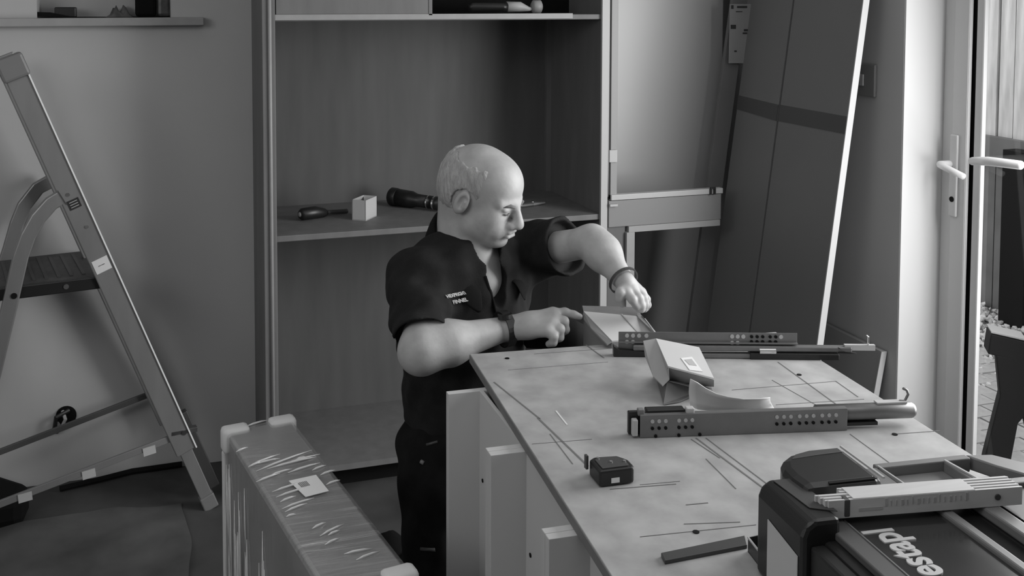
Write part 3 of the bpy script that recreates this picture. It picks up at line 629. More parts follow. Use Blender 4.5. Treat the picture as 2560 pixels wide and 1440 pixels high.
# hood at the far end
hp2 = [(.355, .845), (.30, .845), (.270, .852), (.248, .868), (.238, .89), (.236, .915), (.240, .95), (.355, .95)]
hood = MB().prism([T(a, v, ZT + .002) for a, v in hp2], (0, 0, .134))
obj('hood', hood, mat('hood_black', .018, .35), tc, bevel=.012)
obj('hood_edge', beam(T(.354, .847, 1.0285), T(.3555, .945, 1.0285), .0016, .0014), m_lgr, tc)
obj('hood_lip', MB().prism([T(a, v, 1.0275) for a, v in [(.345, .853), (.30, .853), (.275, .86), (.262, .872), (.30, .868), (.345, .866)]], (0, 0, .0025)), m_dgr, tc, bevel=.001)
obj('hood_cavity', MB().prism([T(a, v, 1.0275) for a, v in [(.345, .90), (.31, .895), (.285, .905), (.275, .945), (.345, .945)]], (0, 0, .001)), m_blk2, tc)
# carrying handle frame (grey tray) at far side, recesses with light edges
obj('grey_block', TB((.315, .872, .97), (.395, .93, 1.006)), m_mgr, tc, bevel=.003)
obj('side_block', TB((.262, .885, .95), (.315, .93, .998)), m_dgr, tc, bevel=.004)
fr = MB(); fr.obox(FLv, U, W, V(0, 0, 1), (.395, .862, .985), (.545, .875, 1.006)); fr.obox(FLv, U, W, V(0, 0, 1), (.395, .935, .985), (.62, .95, 1.004))
fr.obox(FLv, U, W, V(0, 0, 1), (.50, .875, .985), (.508, .935, 1.006)); fr.obox(FLv, U, W, V(0, 0, 1), (.395, .875, .985), (.402, .935, 1.006))
obj('handle_frame', fr, m_mgr, tc, bevel=.002)
obj('frame_end', MB().prism([T(.545, .862, .985), T(.585, .868, .985), T(.64, .93, .985), T(.64, .95, .985), T(.60, .95, .985), T(.565, .90, .985)], (0, 0, .02)), m_mgr, tc, bevel=.002)
obj('frame_highlight', beam(T(.502, .875, 1.007), T(.51, .94, 1.007), .0015, .001), m_lgr, tc)
obj('frame_highlight', beam(T(.397, .872, 1.007), T(.40, .93, 1.007), .0012, .001), m_lgr, tc)
obj('recess', TB((.402, .875, .975), (.50, .935, .992)), m_mgr, tc, bevel=.002)
obj('dark_recess', TB((.508, .875, .955), (.60, .935, .975)), m_blk2, tc)
obj('case_side', TB((.30, .865, ZT + .001), (.64, .95, .972)), m_blk, tc, bevel=.004)

# folding ruler lying on the case
ra, rb = oz(2069, 1299, 1.0065), oz(2600, 1258, 1.0065)
rd = (rb - ra).normalized(); rn = V(-rd.y, rd.x, 0)
fr_ = thing('folding_ruler', 'pale folding ruler stacked closed on top of the black case', 'ruler', (ra + rb)/2)
RH = .024
for k in range(10):
    y_ = k*.0034; x0_ = [.0, -.002, -.003, -.005, -.006, -.008, .026, .028, .03, .03][k]
    o = obj('segment', MB().obox(ra, rd, rn, V(0, 0, 1), (x0_ + (.0 if k % 2 else .001), y_, 0), (.272, y_ + .0031, RH - (k % 2)*.0012)), m_rule, fr_, bevel=.0004)
obj('dark_stop', MB().obox(ra, rd, rn, V(0, 0, 1), (.022, -.0006, .001), (.031, .012, RH + .0004)), m_dgr, fr_, bevel=.002)
obj('cover_strip', MB().obox(ra, rd, rn, V(0, 0, 1), (.035, .0005, RH - .0004), (.205, .031, RH + .0008)), m_rule, fr_, bevel=.0005)
holes(fr_, 'rivet', [ra + rd*.236 - rn*.001 + V(0, 0, .013)], rn, .004, m_dgr, 14)
mi = mat('ruler_print', .36, .7)
for k in range(16): obj('tick', MB().obox(ra, rd, rn, V(0, 0, 1), (.078 + k*.0075, -.0006, .012), (.0795 + k*.0075 + (k % 3 == 0)*.002, 0, .019 if k % 5 else .022)), mi, fr_)
obj('print_band', MB().obox(ra, rd, rn, V(0, 0, 1), (.042, -.0006, .008), (.075, 0, .012)), mi, fr_)

# ------------------------------------------------------------------ wrapped package
PKZ = .70
a_, b_ = oz(556, 1068, PKZ), oz(726, 1040, PKZ); dirn = (oz(1012, 1400, PKZ) - b_).normalized(); perp = V(-dirn.y, dirn.x, 0)
if perp.dot(b_ - a_) < 0: perp = -perp
PW = (b_ - a_).dot(perp); PL = .72; a_ = b_ - perp*PW
pk = thing('wrapped_package', 'tall flat package in shiny stretch film with white foam corners on the floor', 'package', V(a_.x, a_.y, 0))
zA_ = V(0, 0, 1); PB = lambda lo, hi: MB().obox(V(a_.x, a_.y, 0), perp, dirn, zA_, lo, hi)
obj('carton_body', PB((.006, .006, 0.004), (PW - .006, PL - .006, PKZ - .006)), mat('package_board', .30, .5, var=.22, scale=5), pk, bevel=.004)
fl = PB((0, 0, .001), (PW, PL, PKZ)); fo = obj('stretch_film', fl, m_film, pk, bevel=.01)
cw = .055
for (x, y) in ((0, 0), (PW, 0), (0, PL), (PW, PL)):
    sx = 1 if x == 0 else -1; sy = 1 if y == 0 else -1; e = .007
    q = MB(); lo_ = (x - sx*e, y - sy*e); 
    q.obox(V(a_.x, a_.y, 0), perp, dirn, zA_, (min(lo_[0], x + sx*cw), min(lo_[1], y + sy*.034), PKZ - .05), (max(lo_[0], x + sx*cw), max(lo_[1], y + sy*.034), PKZ + .007))
    obj('foam_corner', q, m_foam, pk, bevel=.010, smooth=True)
for sx in (0,):
    obj('foam_edge', PB((-.004, -.004, .02), (.012, .014, PKZ - .05)), m_foam, pk, bevel=.004)
lc = [oz(722, 1203, PKZ + .002), oz(790, 1188, PKZ + .002), oz(822, 1228, PKZ + .002), oz(764, 1243, PKZ + .002)]
lbo = obj('paper_label', MB().prism(lc, (0, 0, .001)), m_paper, pk)
for k in range(6):
    s_ = .2 + k*.06; pA = lc[0].lerp(lc[1], s_).lerp(lc[3].lerp(lc[2], s_), .22); pB_ = lc[0].lerp(lc[1], s_).lerp(lc[3].lerp(lc[2], s_), .5)
    obj('bar_print', beam(pA + V(0, 0, .0012), pB_ + V(0, 0, .0015), .0007, .0003), m_mgr, lbo)
# gathered film streaks (raised folds of film)
m_fold = mat('film_fold', .62, .22, metal=.15)
k0 = 0
for (x0, y0, x1, y1) in [(622, 1165, 700, 1135), (640, 1178, 780, 1125), (668, 1172, 790, 1142), (700, 1165, 800, 1135), (672, 1190, 730, 1172), (620, 1168, 660, 1152), (680, 1230, 760, 1205), (690, 1243, 770, 1218), (700, 1255, 740, 1240), (705, 1272, 785, 1245), (712, 1280, 768, 1258), (800, 1188, 838, 1175), (815, 1212, 850, 1200), (780, 1176, 815, 1163), (615, 1066, 670, 1050), (738, 1150, 768, 1142), (640, 1160, 700, 1146), (715, 1292, 740, 1286), (800, 1340, 860, 1310), (812, 1362, 850, 1345), (860, 1385, 930, 1372), (780, 1322, 815, 1306), (820, 1338, 850, 1326), (890, 1400, 950, 1378), (590, 1130, 620, 1118), (640, 1205, 700, 1183), (720, 1182, 800, 1157)]:
    p, q = oz(x0, y0, PKZ + .0015), oz(x1, y1, PKZ + .0015); k0 += 1
    obj('film_fold', MB().tube([p, p.lerp(q, .3) + V(0, 0, .0015), p.lerp(q, .7) + V(0, 0, .0015), q], [.0006, .0026, .0022, .0006], 6), m_fold, pk, smooth=True)
for k in range(34):
    yo = random.choice([.03, .06, .10, .12, .14, .2, .3, .34]) + random.uniform(-.012, .012); z0 = random.uniform(.5, .66); z1 = z0 - random.uniform(.12, .35)
    P_ = lambda y, z: V(a_.x, a_.y, 0) + dirn*y + perp*(-.002) + V(0, 0, z)
    obj('film_fold', MB().tube([P_(yo, z0), P_(yo + .006, (z0 + z1)/2) - perp*.001, P_(yo + .012, z1)], [.0005, random.uniform(.0015, .0035), .0006], 6), m_fold, pk, smooth=True)

# ------------------------------------------------------------------ ladder
LF = oz(528, 1268, 0); la = math.radians(80); lu = V(math.sin(la), math.cos(la), 0); ln = V(lu.y, -lu.x, 0)
def lp_(px, py, off=0):   # on the ladder's near side plane, off = metres away from camera along -ln
    r = ray(px, py); nn = np.array(ln); P0 = np.array(LF - ln*off); return Vector(O3 + r*(np.dot(P0 - O3, nn)/np.dot(r, nn)))
ld = thing('stepladder', 'aluminium stepladder with black platform standing at the left of the room', 'stepladder', LF)
topp = lp_(22, 150); sdir = (topp - LF).normalized()
LEN = (topp - LF).length
def stile(off, z0, z1, w_, m, nm='stile', fl=True, wd=.012):
    p = LF + sdir*z0 - ln*off; q = LF + sdir*z1 - ln*off
    return p, q
p, q = stile(0, .22, LEN, 0, 0); 
sn = sdir.cross(ln).normalized()
if sn.dot(lu) < 0: sn = -sn
obj('stile', MB().beam(p, q, .032, .012, up=ln), m_alu, ld, bevel=.003)
obj('stile_flange', MB().beam(p + sn*.0335, q + sn*.0335, .0022, .017, up=ln), mat('flange_highlight', .9, .4, metal=.2), ld)  # pale colour paints the highlight along the stile's lit edge
obj('stile', MB().beam(LF + sdir*.02, LF + sdir*.30, .020, .010, up=ln), m_alu, ld, bevel=.002)
obj('foot', MB().beam(LF, LF + sdir*.05, .024, .016, up=ln), m_mgr, ld, bevel=.004)
o2 = .27
obj('stile', MB().beam(LF - ln*o2 + sdir*.22, LF - ln*o2 + sdir*(LEN - .0), .032, .012, up=ln), m_alu, ld, bevel=.003)
obj('foot', MB().beam(LF - ln*.06 + sn*.03 + sdir*.03, LF - ln*.06 + sn*.03 + sdir*.32, .026, .014, up=ln), m_dgr, ld, bevel=.003)
obj('top_cap', MB().beam(LF + sdir*(LEN - .06), LF + sdir*(LEN + .012), .04, .024, up=ln), m_mgr, ld, bevel=.008)
# platform
pa, pb = lp_(258, 705), lp_(-60, 730); pa = V(pa.x, pa.y, pa.z); zpl = pa.z
pbb = V(pb.x, pb.y, zpl)
obj('platform_edge', MB().hexa([pa + V(0,0,-.02), pbb + V(0,0,-.02), pbb - ln*.02 + V(0,0,-.02), pa - ln*.02 + V(0,0,-.02), pa + V(0,0,.018), pbb + V(0,0,.018), pbb - ln*.02 + V(0,0,.018), pa - ln*.02 + V(0,0,.018)]), m_blk, ld, bevel=.003)
pf_ = obj('platform', MB().hexa([pa - ln*.02 + V(0,0,0), pbb - ln*.02, pbb - ln*.36, pa - ln*.36, pa - ln*.02 + V(0,0,.018), pbb - ln*.02 + V(0,0,.018), pbb - ln*.36 + V(0,0,.018), pa - ln*.36 + V(0,0,.018)]), mat('platform_tread', .045, .5, var=.3, scale=40), ld)
dl = (pbb - pa).normalized()
for k in range(9):
    s_ = pa + dl*(.05 + k*.036)
    obj('tread_rib', beam(s_ - ln*.05 + V(0, 0, .0185), s_ - ln*.33 + V(0, 0, .0185), .005, .0015), m_dgr, ld)
bp_ = lp_(165, 705); holes(ld, 'bolt', [V(bp_.x, bp_.y, zpl) + ln*.002], ln, .008, m_chr, 14)
# rear loops (bent tube legs)
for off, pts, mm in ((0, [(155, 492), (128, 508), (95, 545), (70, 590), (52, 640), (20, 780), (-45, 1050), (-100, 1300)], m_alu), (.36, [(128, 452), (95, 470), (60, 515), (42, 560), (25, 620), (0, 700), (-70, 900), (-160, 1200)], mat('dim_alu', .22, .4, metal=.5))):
    P = [lp_(x, y, off) for x, y in pts]; 
    # refine
    Q = []
    for i in range(len(P) - 1):
        for s_ in (0, .5): Q.append(P[i].lerp(P[i+1], s_))
    Q.append(P[-1]); Q = [q for q in Q if q.z > 0.01]
    mb = MB(); n = 4; hw, hd = .022, .012; ring = []
    for i, q_ in enumerate(Q):
        d_ = (Q[min(i+1, len(Q)-1)] - Q[max(i-1, 0)]).normalized(); s_ = d_.cross(ln).normalized()
        ring += [q_ + s_*hw + ln*hd, q_ - s_*hw + ln*hd, q_ - s_*hw - ln*hd, q_ + s_*hw - ln*hd]
    fs = [(i*4 + k, i*4 + (k+1) % 4, i*4 + 4 + (k+1) % 4, i*4 + 4 + k) for i in range(len(Q)-1) for k in range(4)] + [(0, 1, 2, 3), tuple(len(Q)*4 - 1 - k for k in range(4))]
    mb.add(ring, fs); obj('rear_leg', mb, mm, ld, bevel=.004, smooth=False)
hb = lp_(34, 737); holes(ld, 'pivot', [hb + ln*.014], ln, .009, m_blk2, 14)
for s_ in ((168, 485), (215, 565)): holes(ld, 'rivet', [lp_(*s_) + ln*.013], ln, .006, m_chr, 10)
# stickers on stile
def stick(px, py, hw, hh_, m, nm):
    c_ = lp_(px, py) + ln*.0125; return obj(nm, MB().prism([c_ - sn*hw - sdir*hh_, c_ + sn*hw - sdir*hh_, c_ + sn*hw + sdir*hh_, c_ - sn*hw + sdir*hh_], ln*.0006), m, ld)
stick(253, 660, .024, .022, m_foam, 'sticker'); so_ = stick(184, 508, .018, .015, mat('emblem_dark', .02, .5), 'emblem')
c_ = lp_(184, 508) + ln*.0135
for k in (-.008, 0, .008): obj('emblem_line', beam(c_ - sn*.012 + sdir*k, c_ + sn*.012 + sdir*k, .001, .0004, up=ln), m_lgr, so_)
stick(252, 660, .010, .0016, m_dgr, 'print'); 
# lower braces
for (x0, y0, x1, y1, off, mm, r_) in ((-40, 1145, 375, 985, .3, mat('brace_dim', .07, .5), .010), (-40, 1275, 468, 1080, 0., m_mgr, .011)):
    p, q = lp_(x0, y0, off), lp_(x1, y1, off); obj('brace', MB().beam(p, q, .005, r_), mm, ld, bevel=.002)
for (x0, y0, x1, y1) in ((205, 1188, 238, 1178), (357, 1130, 388, 1120), (45, 1246, 80, 1236)):
    p, q = lp_(x0, y0) + ln*.006, lp_(x1, y1) + ln*.006; obj('pale_tape', MB().beam(p, q, .002, .013), m_lgr, ld)
holes(ld, 'pivot', [lp_(458, 1078) + ln*.014], ln, .008, m_chr, 10)
obj('clamp', MB().beam(lp_(425, 1083), lp_(492, 1070), .012, .008), m_dgr, ld, bevel=.002)
obj('clamp', MB().beam(lp_(368, 985, .3), lp_(392, 975, .3), .012, .010), m_dgr, ld, bevel=.002)
# ------------------------------------------------------------------ floor clutter, left
p = oz(30, 1285, 0)
bg = MB().prism([oz(-60, 1235, 0) + V(0,0,.0), oz(78, 1280, 0), oz(60, 1320, 0), oz(-60, 1340, 0)], (0, 0, .10))
tag(obj('tool_bag', bg, m_blk2, bevel=.03), 'soft black tool bag on the floor below the left end of the ladder', 'bag')
vs = []
for (k, q) in enumerate([(150, 1222), (260, 1196), (330, 1178), (455, 1160)]): vs.append(oz(*q, .012))
o = obj('cable', MB().tube(vs, .010, 8), m_blk2); tag(o, 'black cable running along the foot of the back wall', 'cable')
ds = MB(); n = 44; vs = []
rr = random.Random(3)
for j in range(n):
    for i in range(n):
        x = -1.3 + 1.43*i/(n-1); y = 1.7 + 1.7*j/(n-1)
        vs.append(V(x + .010*math.sin(j*.5 + i*.2), y + .012*math.sin(i*.4 + j*.3), .003 + .010*abs(math.sin(i*.35 + j*.25))**4 + .010*abs(math.sin(i*.17 - j*.4 + 1))**6))
ds.add(vs, [(j*n+i, j*n+i+1, (j+1)*n+i+1, (j+1)*n+i) for j in range(n-1) for i in range(n-1)])
o = obj('dust_sheet', ds, mat('dust_sheet_cloth', .075, .85, var=.3, scale=6), smooth=True)
tag(o, 'dark creased dust sheet spread over the floor beneath the ladder', 'dust sheet')
#MAN
# ------------------------------------------------------------------ the man: signed-distance body, polygonised by surface nets
class Field:
    def __init__(s, lo, hi, h):
        s.lo = np.array(lo, float); s.h = h; s.n = np.ceil((np.array(hi) - s.lo)/h).astype(int) + 1
        s.F = np.full(s.n, .06, np.float32)
    def block(s, lo, hi, pad):
        a = np.maximum(np.floor((np.array(lo) - pad - s.lo)/s.h).astype(int), 0); b = np.minimum(np.ceil((np.array(hi) + pad - s.lo)/s.h).astype(int) + 1, s.n)
        if (b <= a).any(): return None
        sl = tuple(slice(i, j) for i, j in zip(a, b))
        ax = [(s.lo[i] + s.h*np.arange(a[i], b[i])).astype(np.float32) for i in range(3)]
        return sl, ax[0][:, None, None], ax[1][None, :, None], ax[2][None, None, :]
    def comb(s, sl, d, k, mode):
        f = s.F[sl]
        if mode == 'add': h = np.clip(.5 + .5*(f - d)/k, 0, 1); s.F[sl] = f*(1 - h) + d*h - k*h*(1 - h)
        elif mode == 'sub': h = np.clip(.5 - .5*(f + d)/k, 0, 1); s.F[sl] = f*(1 - h) - d*h + k*h*(1 - h)
    def cap(s, a, b, ra, rb=None, k=.02, mode='add'):
        rb = ra if rb is None else rb; a = np.array(a, np.float32); b = np.array(b, np.float32); r = max(ra, rb)
        B = s.block(np.minimum(a, b), np.maximum(a, b), r + k + .012)
        if B is None: return
        sl, X, Y, Z = B; v = b - a; L = float(v@v)
        t = np.clip(((X - a[0])*v[0] + (Y - a[1])*v[1] + (Z - a[2])*v[2])/max(L, 1e-9), 0, 1)
        d = np.sqrt((X - a[0] - t*v[0])**2 + (Y - a[1] - t*v[1])**2 + (Z - a[2] - t*v[2])**2) - (ra + (rb - ra)*t)
        s.comb(sl, d, k, mode)
    def cyl(s, a, b, ra, rb, k=.004, mode='add'):   # flat-ended
        a = np.array(a, np.float32); b = np.array(b, np.float32); r = max(ra, rb)
        sl, X, Y, Z = s.block(np.minimum(a, b), np.maximum(a, b), r + k + .01); v = b - a; L = float(np.sqrt(v@v)); v = v/L
        t = (X - a[0])*v[0] + (Y - a[1])*v[1] + (Z - a[2])*v[2]; tc = np.clip(t/L, 0, 1)
        q = np.sqrt(np.maximum((X - a[0])**2 + (Y - a[1])**2 + (Z - a[2])**2 - t*t, 0)) - (ra + (rb - ra)*tc)
        s.comb(sl, np.maximum(q, np.maximum(-t, t - L)), k, mode)
    def ell(s, c, r, R=None, k=.02, mode='add'):
        c = np.array(c, np.float32); r = np.array(r, np.float32); m = float(r.max())
        B = s.block(c, c, m + k + .01)
        if B is None: return
        sl, X, Y, Z = B; x, y, z = X - c[0], Y - c[1], Z - c[2]
        if R is not None:
            R = np.array(R, np.float32); x, y, z = x*R[0, 0] + y*R[1, 0] + z*R[2, 0], x*R[0, 1] + y*R[1, 1] + z*R[2, 1], x*R[0, 2] + y*R[1, 2] + z*R[2, 2]
        k0 = np.sqrt((x/r[0])**2 + (y/r[1])**2 + (z/r[2])**2); k1 = np.sqrt((x/r[0]**2)**2 + (y/r[1]**2)**2 + (z/r[2]**2)**2)
        s.comb(sl, k0*(k0 - 1)/np.maximum(k1, 1e-6), k, mode)
    def noise(s, waves):      # cloth folds
        for (d, amp, ph) in waves:
            d = np.array(d, float); X, Y, Z = [(s.lo[i] + s.h*np.arange(s.n[i])).astype(np.float32) for i in range(3)]
            s.F += amp*np.sin(X[:, None, None]*d[0] + Y[None, :, None]*d[1] + Z[None, None, :]*d[2] + ph).astype(np.float32)
    def clip_max(s, fn):
        X, Y, Z = [(s.lo[i] + s.h*np.arange(s.n[i])).astype(np.float32) for i in range(3)]
        s.F = np.maximum(s.F, fn(X[:, None, None], Y[None, :, None], Z[None, None, :]).astype(np.float32))
    def mesh(s, name):
        F = s.F; I = F < 0; nx, ny, nz = F.shape
        cnt = np.zeros((nx-1, ny-1, nz-1), np.int8)
        for a in (0, 1):
            for b in (0, 1):
                for c in (0, 1): cnt += I[a:nx-1+a, b:ny-1+b, c:nz-1+c]
        act = np.argwhere((cnt > 0) & (cnt < 8)); idx = np.full(cnt.shape, -1, np.int32); idx[tuple(act.T)] = np.arange(len(act))
        acc = np.zeros((len(act), 3)); num = np.zeros(len(act)); co = [(a, b, c) for a in (0, 1) for b in (0, 1) for c in (0, 1)]
        val = {o: F[act[:, 0] + o[0], act[:, 1] + o[1], act[:, 2] + o[2]] for o in co}
        for o in co:
            for ax in range(3):
                if o[ax] == 0:
                    p = list(o); p[ax] = 1; p = tuple(p); m = (val[o] < 0) != (val[p] < 0)
                    t = val[o]/np.where(val[o] == val[p], 1, val[o] - val[p]); e = np.tile(np.array(o, float), (len(act), 1)); e[:, ax] = t
                    acc[m] += e[m]; num[m] += 1
        P = s.lo + (act + acc/num[:, None])*s.h
        quads = []
        for ax in range(3):
            sl0 = [slice(1, -1)]*3; sl0[ax] = slice(0, -1); sl1 = list(sl0); sl1[ax] = slice(1, None)
            A, Bm = I[tuple(sl0)], I[tuple(sl1)]
            e = np.argwhere(A != Bm); fl = A[tuple(e.T)]; off = np.array([1, 1, 1]); off[ax] = 0; e = e + off
            b, c = (ax + 1) % 3, (ax + 2) % 3; db = np.zeros(3, int); db[b] = 1; dc = np.zeros(3, int); dc[c] = 1
            q = np.stack([idx[tuple((e - db - dc).T)], idx[tuple((e - dc).T)], idx[tuple(e.T)], idx[tuple((e - db).T)]], 1)
            q[~fl] = q[~fl][:, ::-1]; quads.append(q[(q >= 0).all(1)])
        Q = np.concatenate(quads); me = bpy.data.meshes.new(name)
        me.vertices.add(len(P)); me.vertices.foreach_set('co', P.astype(np.float32).ravel())
        me.loops.add(len(Q)*4); me.loops.foreach_set('vertex_index', Q.astype(np.int32).ravel())
        me.polygons.add(len(Q)); me.polygons.foreach_set('loop_start', np.arange(0, len(Q)*4, 4, dtype=np.int32)); me.polygons.foreach_set('loop_total', np.full(len(Q), 4, np.int32))
        me.polygons.foreach_set('use_smooth', np.ones(len(Q), bool)); me.update(calc_edges=True); me.validate()
        return me
A_ = lambda v: np.array(v, float)
def head_frame(heading, pitch, roll):
    h = math.radians(heading); f = np.array([math.sin(h), math.cos(h), 0]); l = np.array([-f[1], f[0], 0]); u = np.array([0, 0, 1.])
    p = math.radians(pitch); f2 = f*math.cos(p) - u*math.sin(p); u2 = f*math.sin(p) + u*math.cos(p)
    r = math.radians(roll); l2 = l*math.cos(r) + u2*math.sin(r); u3 = u2*math.cos(r) - l*math.sin(r)
    return np.stack([f2, l2, u3], 1)      # columns: forward, left, up
HC = A_(od(1208, 487, 2.45)); HR = head_frame(138, 16, 1)
hl = lambda x, y, z: HC + HR@np.array([x, y, z])
rsh, lsh = A_(od(1050, 705, 2.42)), A_(od(1318, 632, 2.60))
rel, rwr = A_(od(1058, 872, 2.25)), A_(od(1262, 822, 2.34))
lel, lwr = A_(od(1480, 604, 2.45)), A_(od(1561, 704, 2.33))
pel = A_(od(1165, 1130, 2.50)); chest = A_(od(1160, 770, 2.50)); nbase = A_(od(1165, 640, 2.49))
BR = head_frame(157, 6, 0)

man = thing('person', 'balding man in dark polo shirt kneeling behind the worktop, looking down at the carton', 'person', (pel[0], pel[1], 0))
BF = Field((.42, 1.88, .50), (1.20, 2.62, 1.36), .0025)
B = BF
# torso and thigh stubs (under the clothes)
B.ell(chest + [0, 0, .01], (.095, .15, .19), BR, .05); B.ell(A_(od(1165, 930, 2.5)), (.095, .135, .16), BR, .05); B.cap(rsh, lsh, .045, .045, .05)
B.cap(pel + BR[:, 1]*.08, pel + BR[:, 1]*.06 - [0, 0, .12], .09, .085, .05); B.cap(pel - BR[:, 1]*.08, pel - BR[:, 1]*.06 - [0, 0, .12], .09, .085, .05)
# neck
B.cap(hl(-.062, 0, -.02), nbase - BR[:, 0]*.02 + [0, 0, .03], .048, .055, .03)
B.cap(hl(-.035, 0, -.055), nbase + BR[:, 0]*(-.01), .058, .064, .03); B.ell(nbase + BR[:, 0]*.03 - [0, 0, .055], (.05, .10, .045), BR, .035)
B.cap(hl(.0, .03, -.09), nbase + BR[:, 0]*.055 + [0, 0, -.04], .022, .022, .03); B.cap(hl(.0, -.03, -.09), nbase + BR[:, 0]*.055 + [0, 0, -.04], .022, .022, .03)
# arms
def arm(sh, el, wr, out, sc=1.):
    B.cap(sh, el, .050*sc, .042*sc, .03); m = el + (wr - el)*.3 + out*.004
    B.cap(el, m, .042*sc, .046*sc, .03); B.cap(m, wr, .045*sc, .027*sc, .03)
arm(rsh, rel, rwr, np.array([0, -1, .0])); arm(lsh, lel, lwr, np.array([1, 0, 0]), .86)
B.ell(rel + [-.008, -.0, -.010], (.044, .042, .044), None, .03)
# hands -------------------------------------------------------
def finger(pts, r0, r1, k=.006):
    n = len(pts) - 1
    for i in range(n):
        a = r0 + (r1 - r0)*i/n; b = r0 + (r1 - r0)*(i + 1)/n; B.cap(pts[i], pts[i+1], a, b, k)
P_ = lambda x, y, d: A_(od(x, y, d))
# right hand, index pointing to the carton
kn = [P_(1382, 783, 2.345), P_(1386, 797, 2.325), P_(1380, 813, 2.305), P_(1368, 827, 2.29)]
for i, q in enumerate(kn): B.cap(rwr + (kn[i] - rwr)*.12, q, .021, .0145, .016)
B.ell((rwr + kn[1])/2 + A_([0, 0, -.004]), (.03, .028, .026), None, .02)
finger([kn[0], P_(1412, 781, 2.35), P_(1434, 787, 2.35), P_(1449, 792, 2.35)], .0115, .0078)
finger([kn[1], P_(1410, 803, 2.32), P_(1413, 824, 2.325), P_(1402, 834, 2.33)], .0118, .0085)
finger([kn[2], P_(1400, 822, 2.295), P_(1399, 843, 2.30), P_(1388, 850, 2.31)], .0115, .0085)
finger([kn[3], P_(1385, 840, 2.28), P_(1383, 856, 2.285), P_(1372, 860, 2.295)], .0105, .0078)
finger([rwr + (kn[0] - rwr)*.25, P_(1330, 805, 2.385), P_(1372, 812, 2.385), P_(1400, 815, 2.375)], .016, .0095)
# left hand, fingers curled down onto the flap
kl = [P_(1566, 730, 2.30), P_(1580, 724, 2.31), P_(1593, 724, 2.325), P_(1603, 731, 2.34)]
for i, q in enumerate(kl): B.cap(lwr + (q - lwr)*.15, q, .016, .0125, .010)
finger([kl[0], P_(1581, 749, 2.285), P_(1591, 764, 2.30), P_(1596, 773, 2.315)], .0112, .0078, .004)
finger([kl[1], P_(1596, 744, 2.295), P_(1603, 762, 2.305), P_(1604, 774, 2.32)], .0116, .0082, .004)
finger([kl[2], P_(1608, 744, 2.31), P_(1613, 761, 2.32), P_(1611, 773, 2.335)], .0112, .0080, .004)
finger([kl[3], P_(1616, 748, 2.335), P_(1619, 762, 2.345), P_(1615, 771, 2.355)], .0102, .0074, .004)
finger([lwr + (kl[0] - lwr)*.3, P_(1551, 733, 2.295), P_(1548, 746, 2.295), P_(1555, 760, 2.31)], .0135, .0085, .004)
# head --------------------------------------------------------
ZM = lambda z: z*.89 + .002 if z < .018 else z
def he(x, y, z, rx, ry, rz, k=.02, mode='add', R=None): z = ZM(z); B.ell(hl(x, y, z), (rx, ry, rz), HR if R is None else HR@R, k, mode)
def hc(a, b, ra, rb=None, k=.012, mode='add'): B.cap(hl(a[0], a[1], ZM(a[2])), hl(b[0], b[1], ZM(b[2])), ra, rb, k, mode)
he(-.018, 0, .036, .094, .077, .082); he(.034, 0, .036, .056, .062, .062, .03); he(-.045, 0, -.005, .058, .066, .062, .03)
he(.028, 0, -.028, .056, .060, .066, .03); he(.018, 0, -.066, .052, .056, .040, .03)
hc((.010, -.048, -.074), (.062, -.018, -.100), .017, .014, .022); hc((.010, .048, -.074), (.062, .018, -.100), .017, .014, .022)
he(.068, 0, -.103, .020, .022, .016, .018)
for s in (-1, 1):
    he(.056, s*.042, -.030, .024, .020, .022, .025); he(.045, s*.046, -.058, .024, .016, .026, .025)                       # cheek
    hc((.083, s*.010, .012), (.070, s*.046, .012), .0125, .0105, .010)    # brow ridge
    he(.101, s*.033, -.004, .015, .016, .008, .010, 'sub')               # socket
    he(.0715, s*.031, -.006, .0140, .0150, .0125, .005)                  # eyeball under lid
    he(.0825, s*.031, -.0005, .007, .015, .0065, .005)                      # upper lid
    hc((.080, s*.020, -.016), (.073, s*.042, -.015), .0045, .004, .006)  # lower lid pouch
    he(.095, s*.0160, -.046, .0120, .0080, .0090, .004); he(.102, s*.0085, -.0545, .006, .0045, .004, .002, 'sub')                   # nostril wing
    hc((.096, s*.017, -.043), (.082, s*.032, -.070), .0022, .0020, .006, 'sub')
    he(.072, s*.030, -.066, .014, .014, .018, .016)                      # muzzle side
hc((.089, 0, .006), (.106, 0, -.032), .0090, .0125, .010); he(.1065, 0, -.041, .0150, .0150, .0120, .007)
he(.082, 0, -.064, .016, .026, .020, .014)
hc((.0965, -.014, -.066), (.0965, .014, -.066), .0052, .0052, .006); hc((.095, -.013, -.079), (.095, .013, -.079), .0062, .0062, .006)
hc((.100, -.021, -.0725), (.101, .0, -.0722), .0026, .0030, .002, 'sub'); hc((.101, .0, -.0722), (.100, .021, -.0725), .0030, .0026, .002, 'sub'); hc((.094, -.012, -.089), (.094, .012, -.089), .004, .004, .008, 'sub')
for s in (-1, 1):   # ears
    er = np.array([[math.cos(.25), 0, math.sin(.25)], [0, 1, 0], [-math.sin(.25), 0, math.cos(.25)]])
    he(-.012, s*.080, -.012, .018, .009, .032, .005, 'add', er)
    he(-.007, s*.092, -.008, .0115, .0125, .021, .002, 'sub', er)
    hc((-.002, s*.083, -.006), (-.004, s*.083, -.020), .004, .004, .004)
me_body = B.mesh('body')
body = link('body', me_body, m_skin, man)
sm = body.modifiers.new('smooth', 'SMOOTH'); sm.factor = .5; sm.iterations = 1
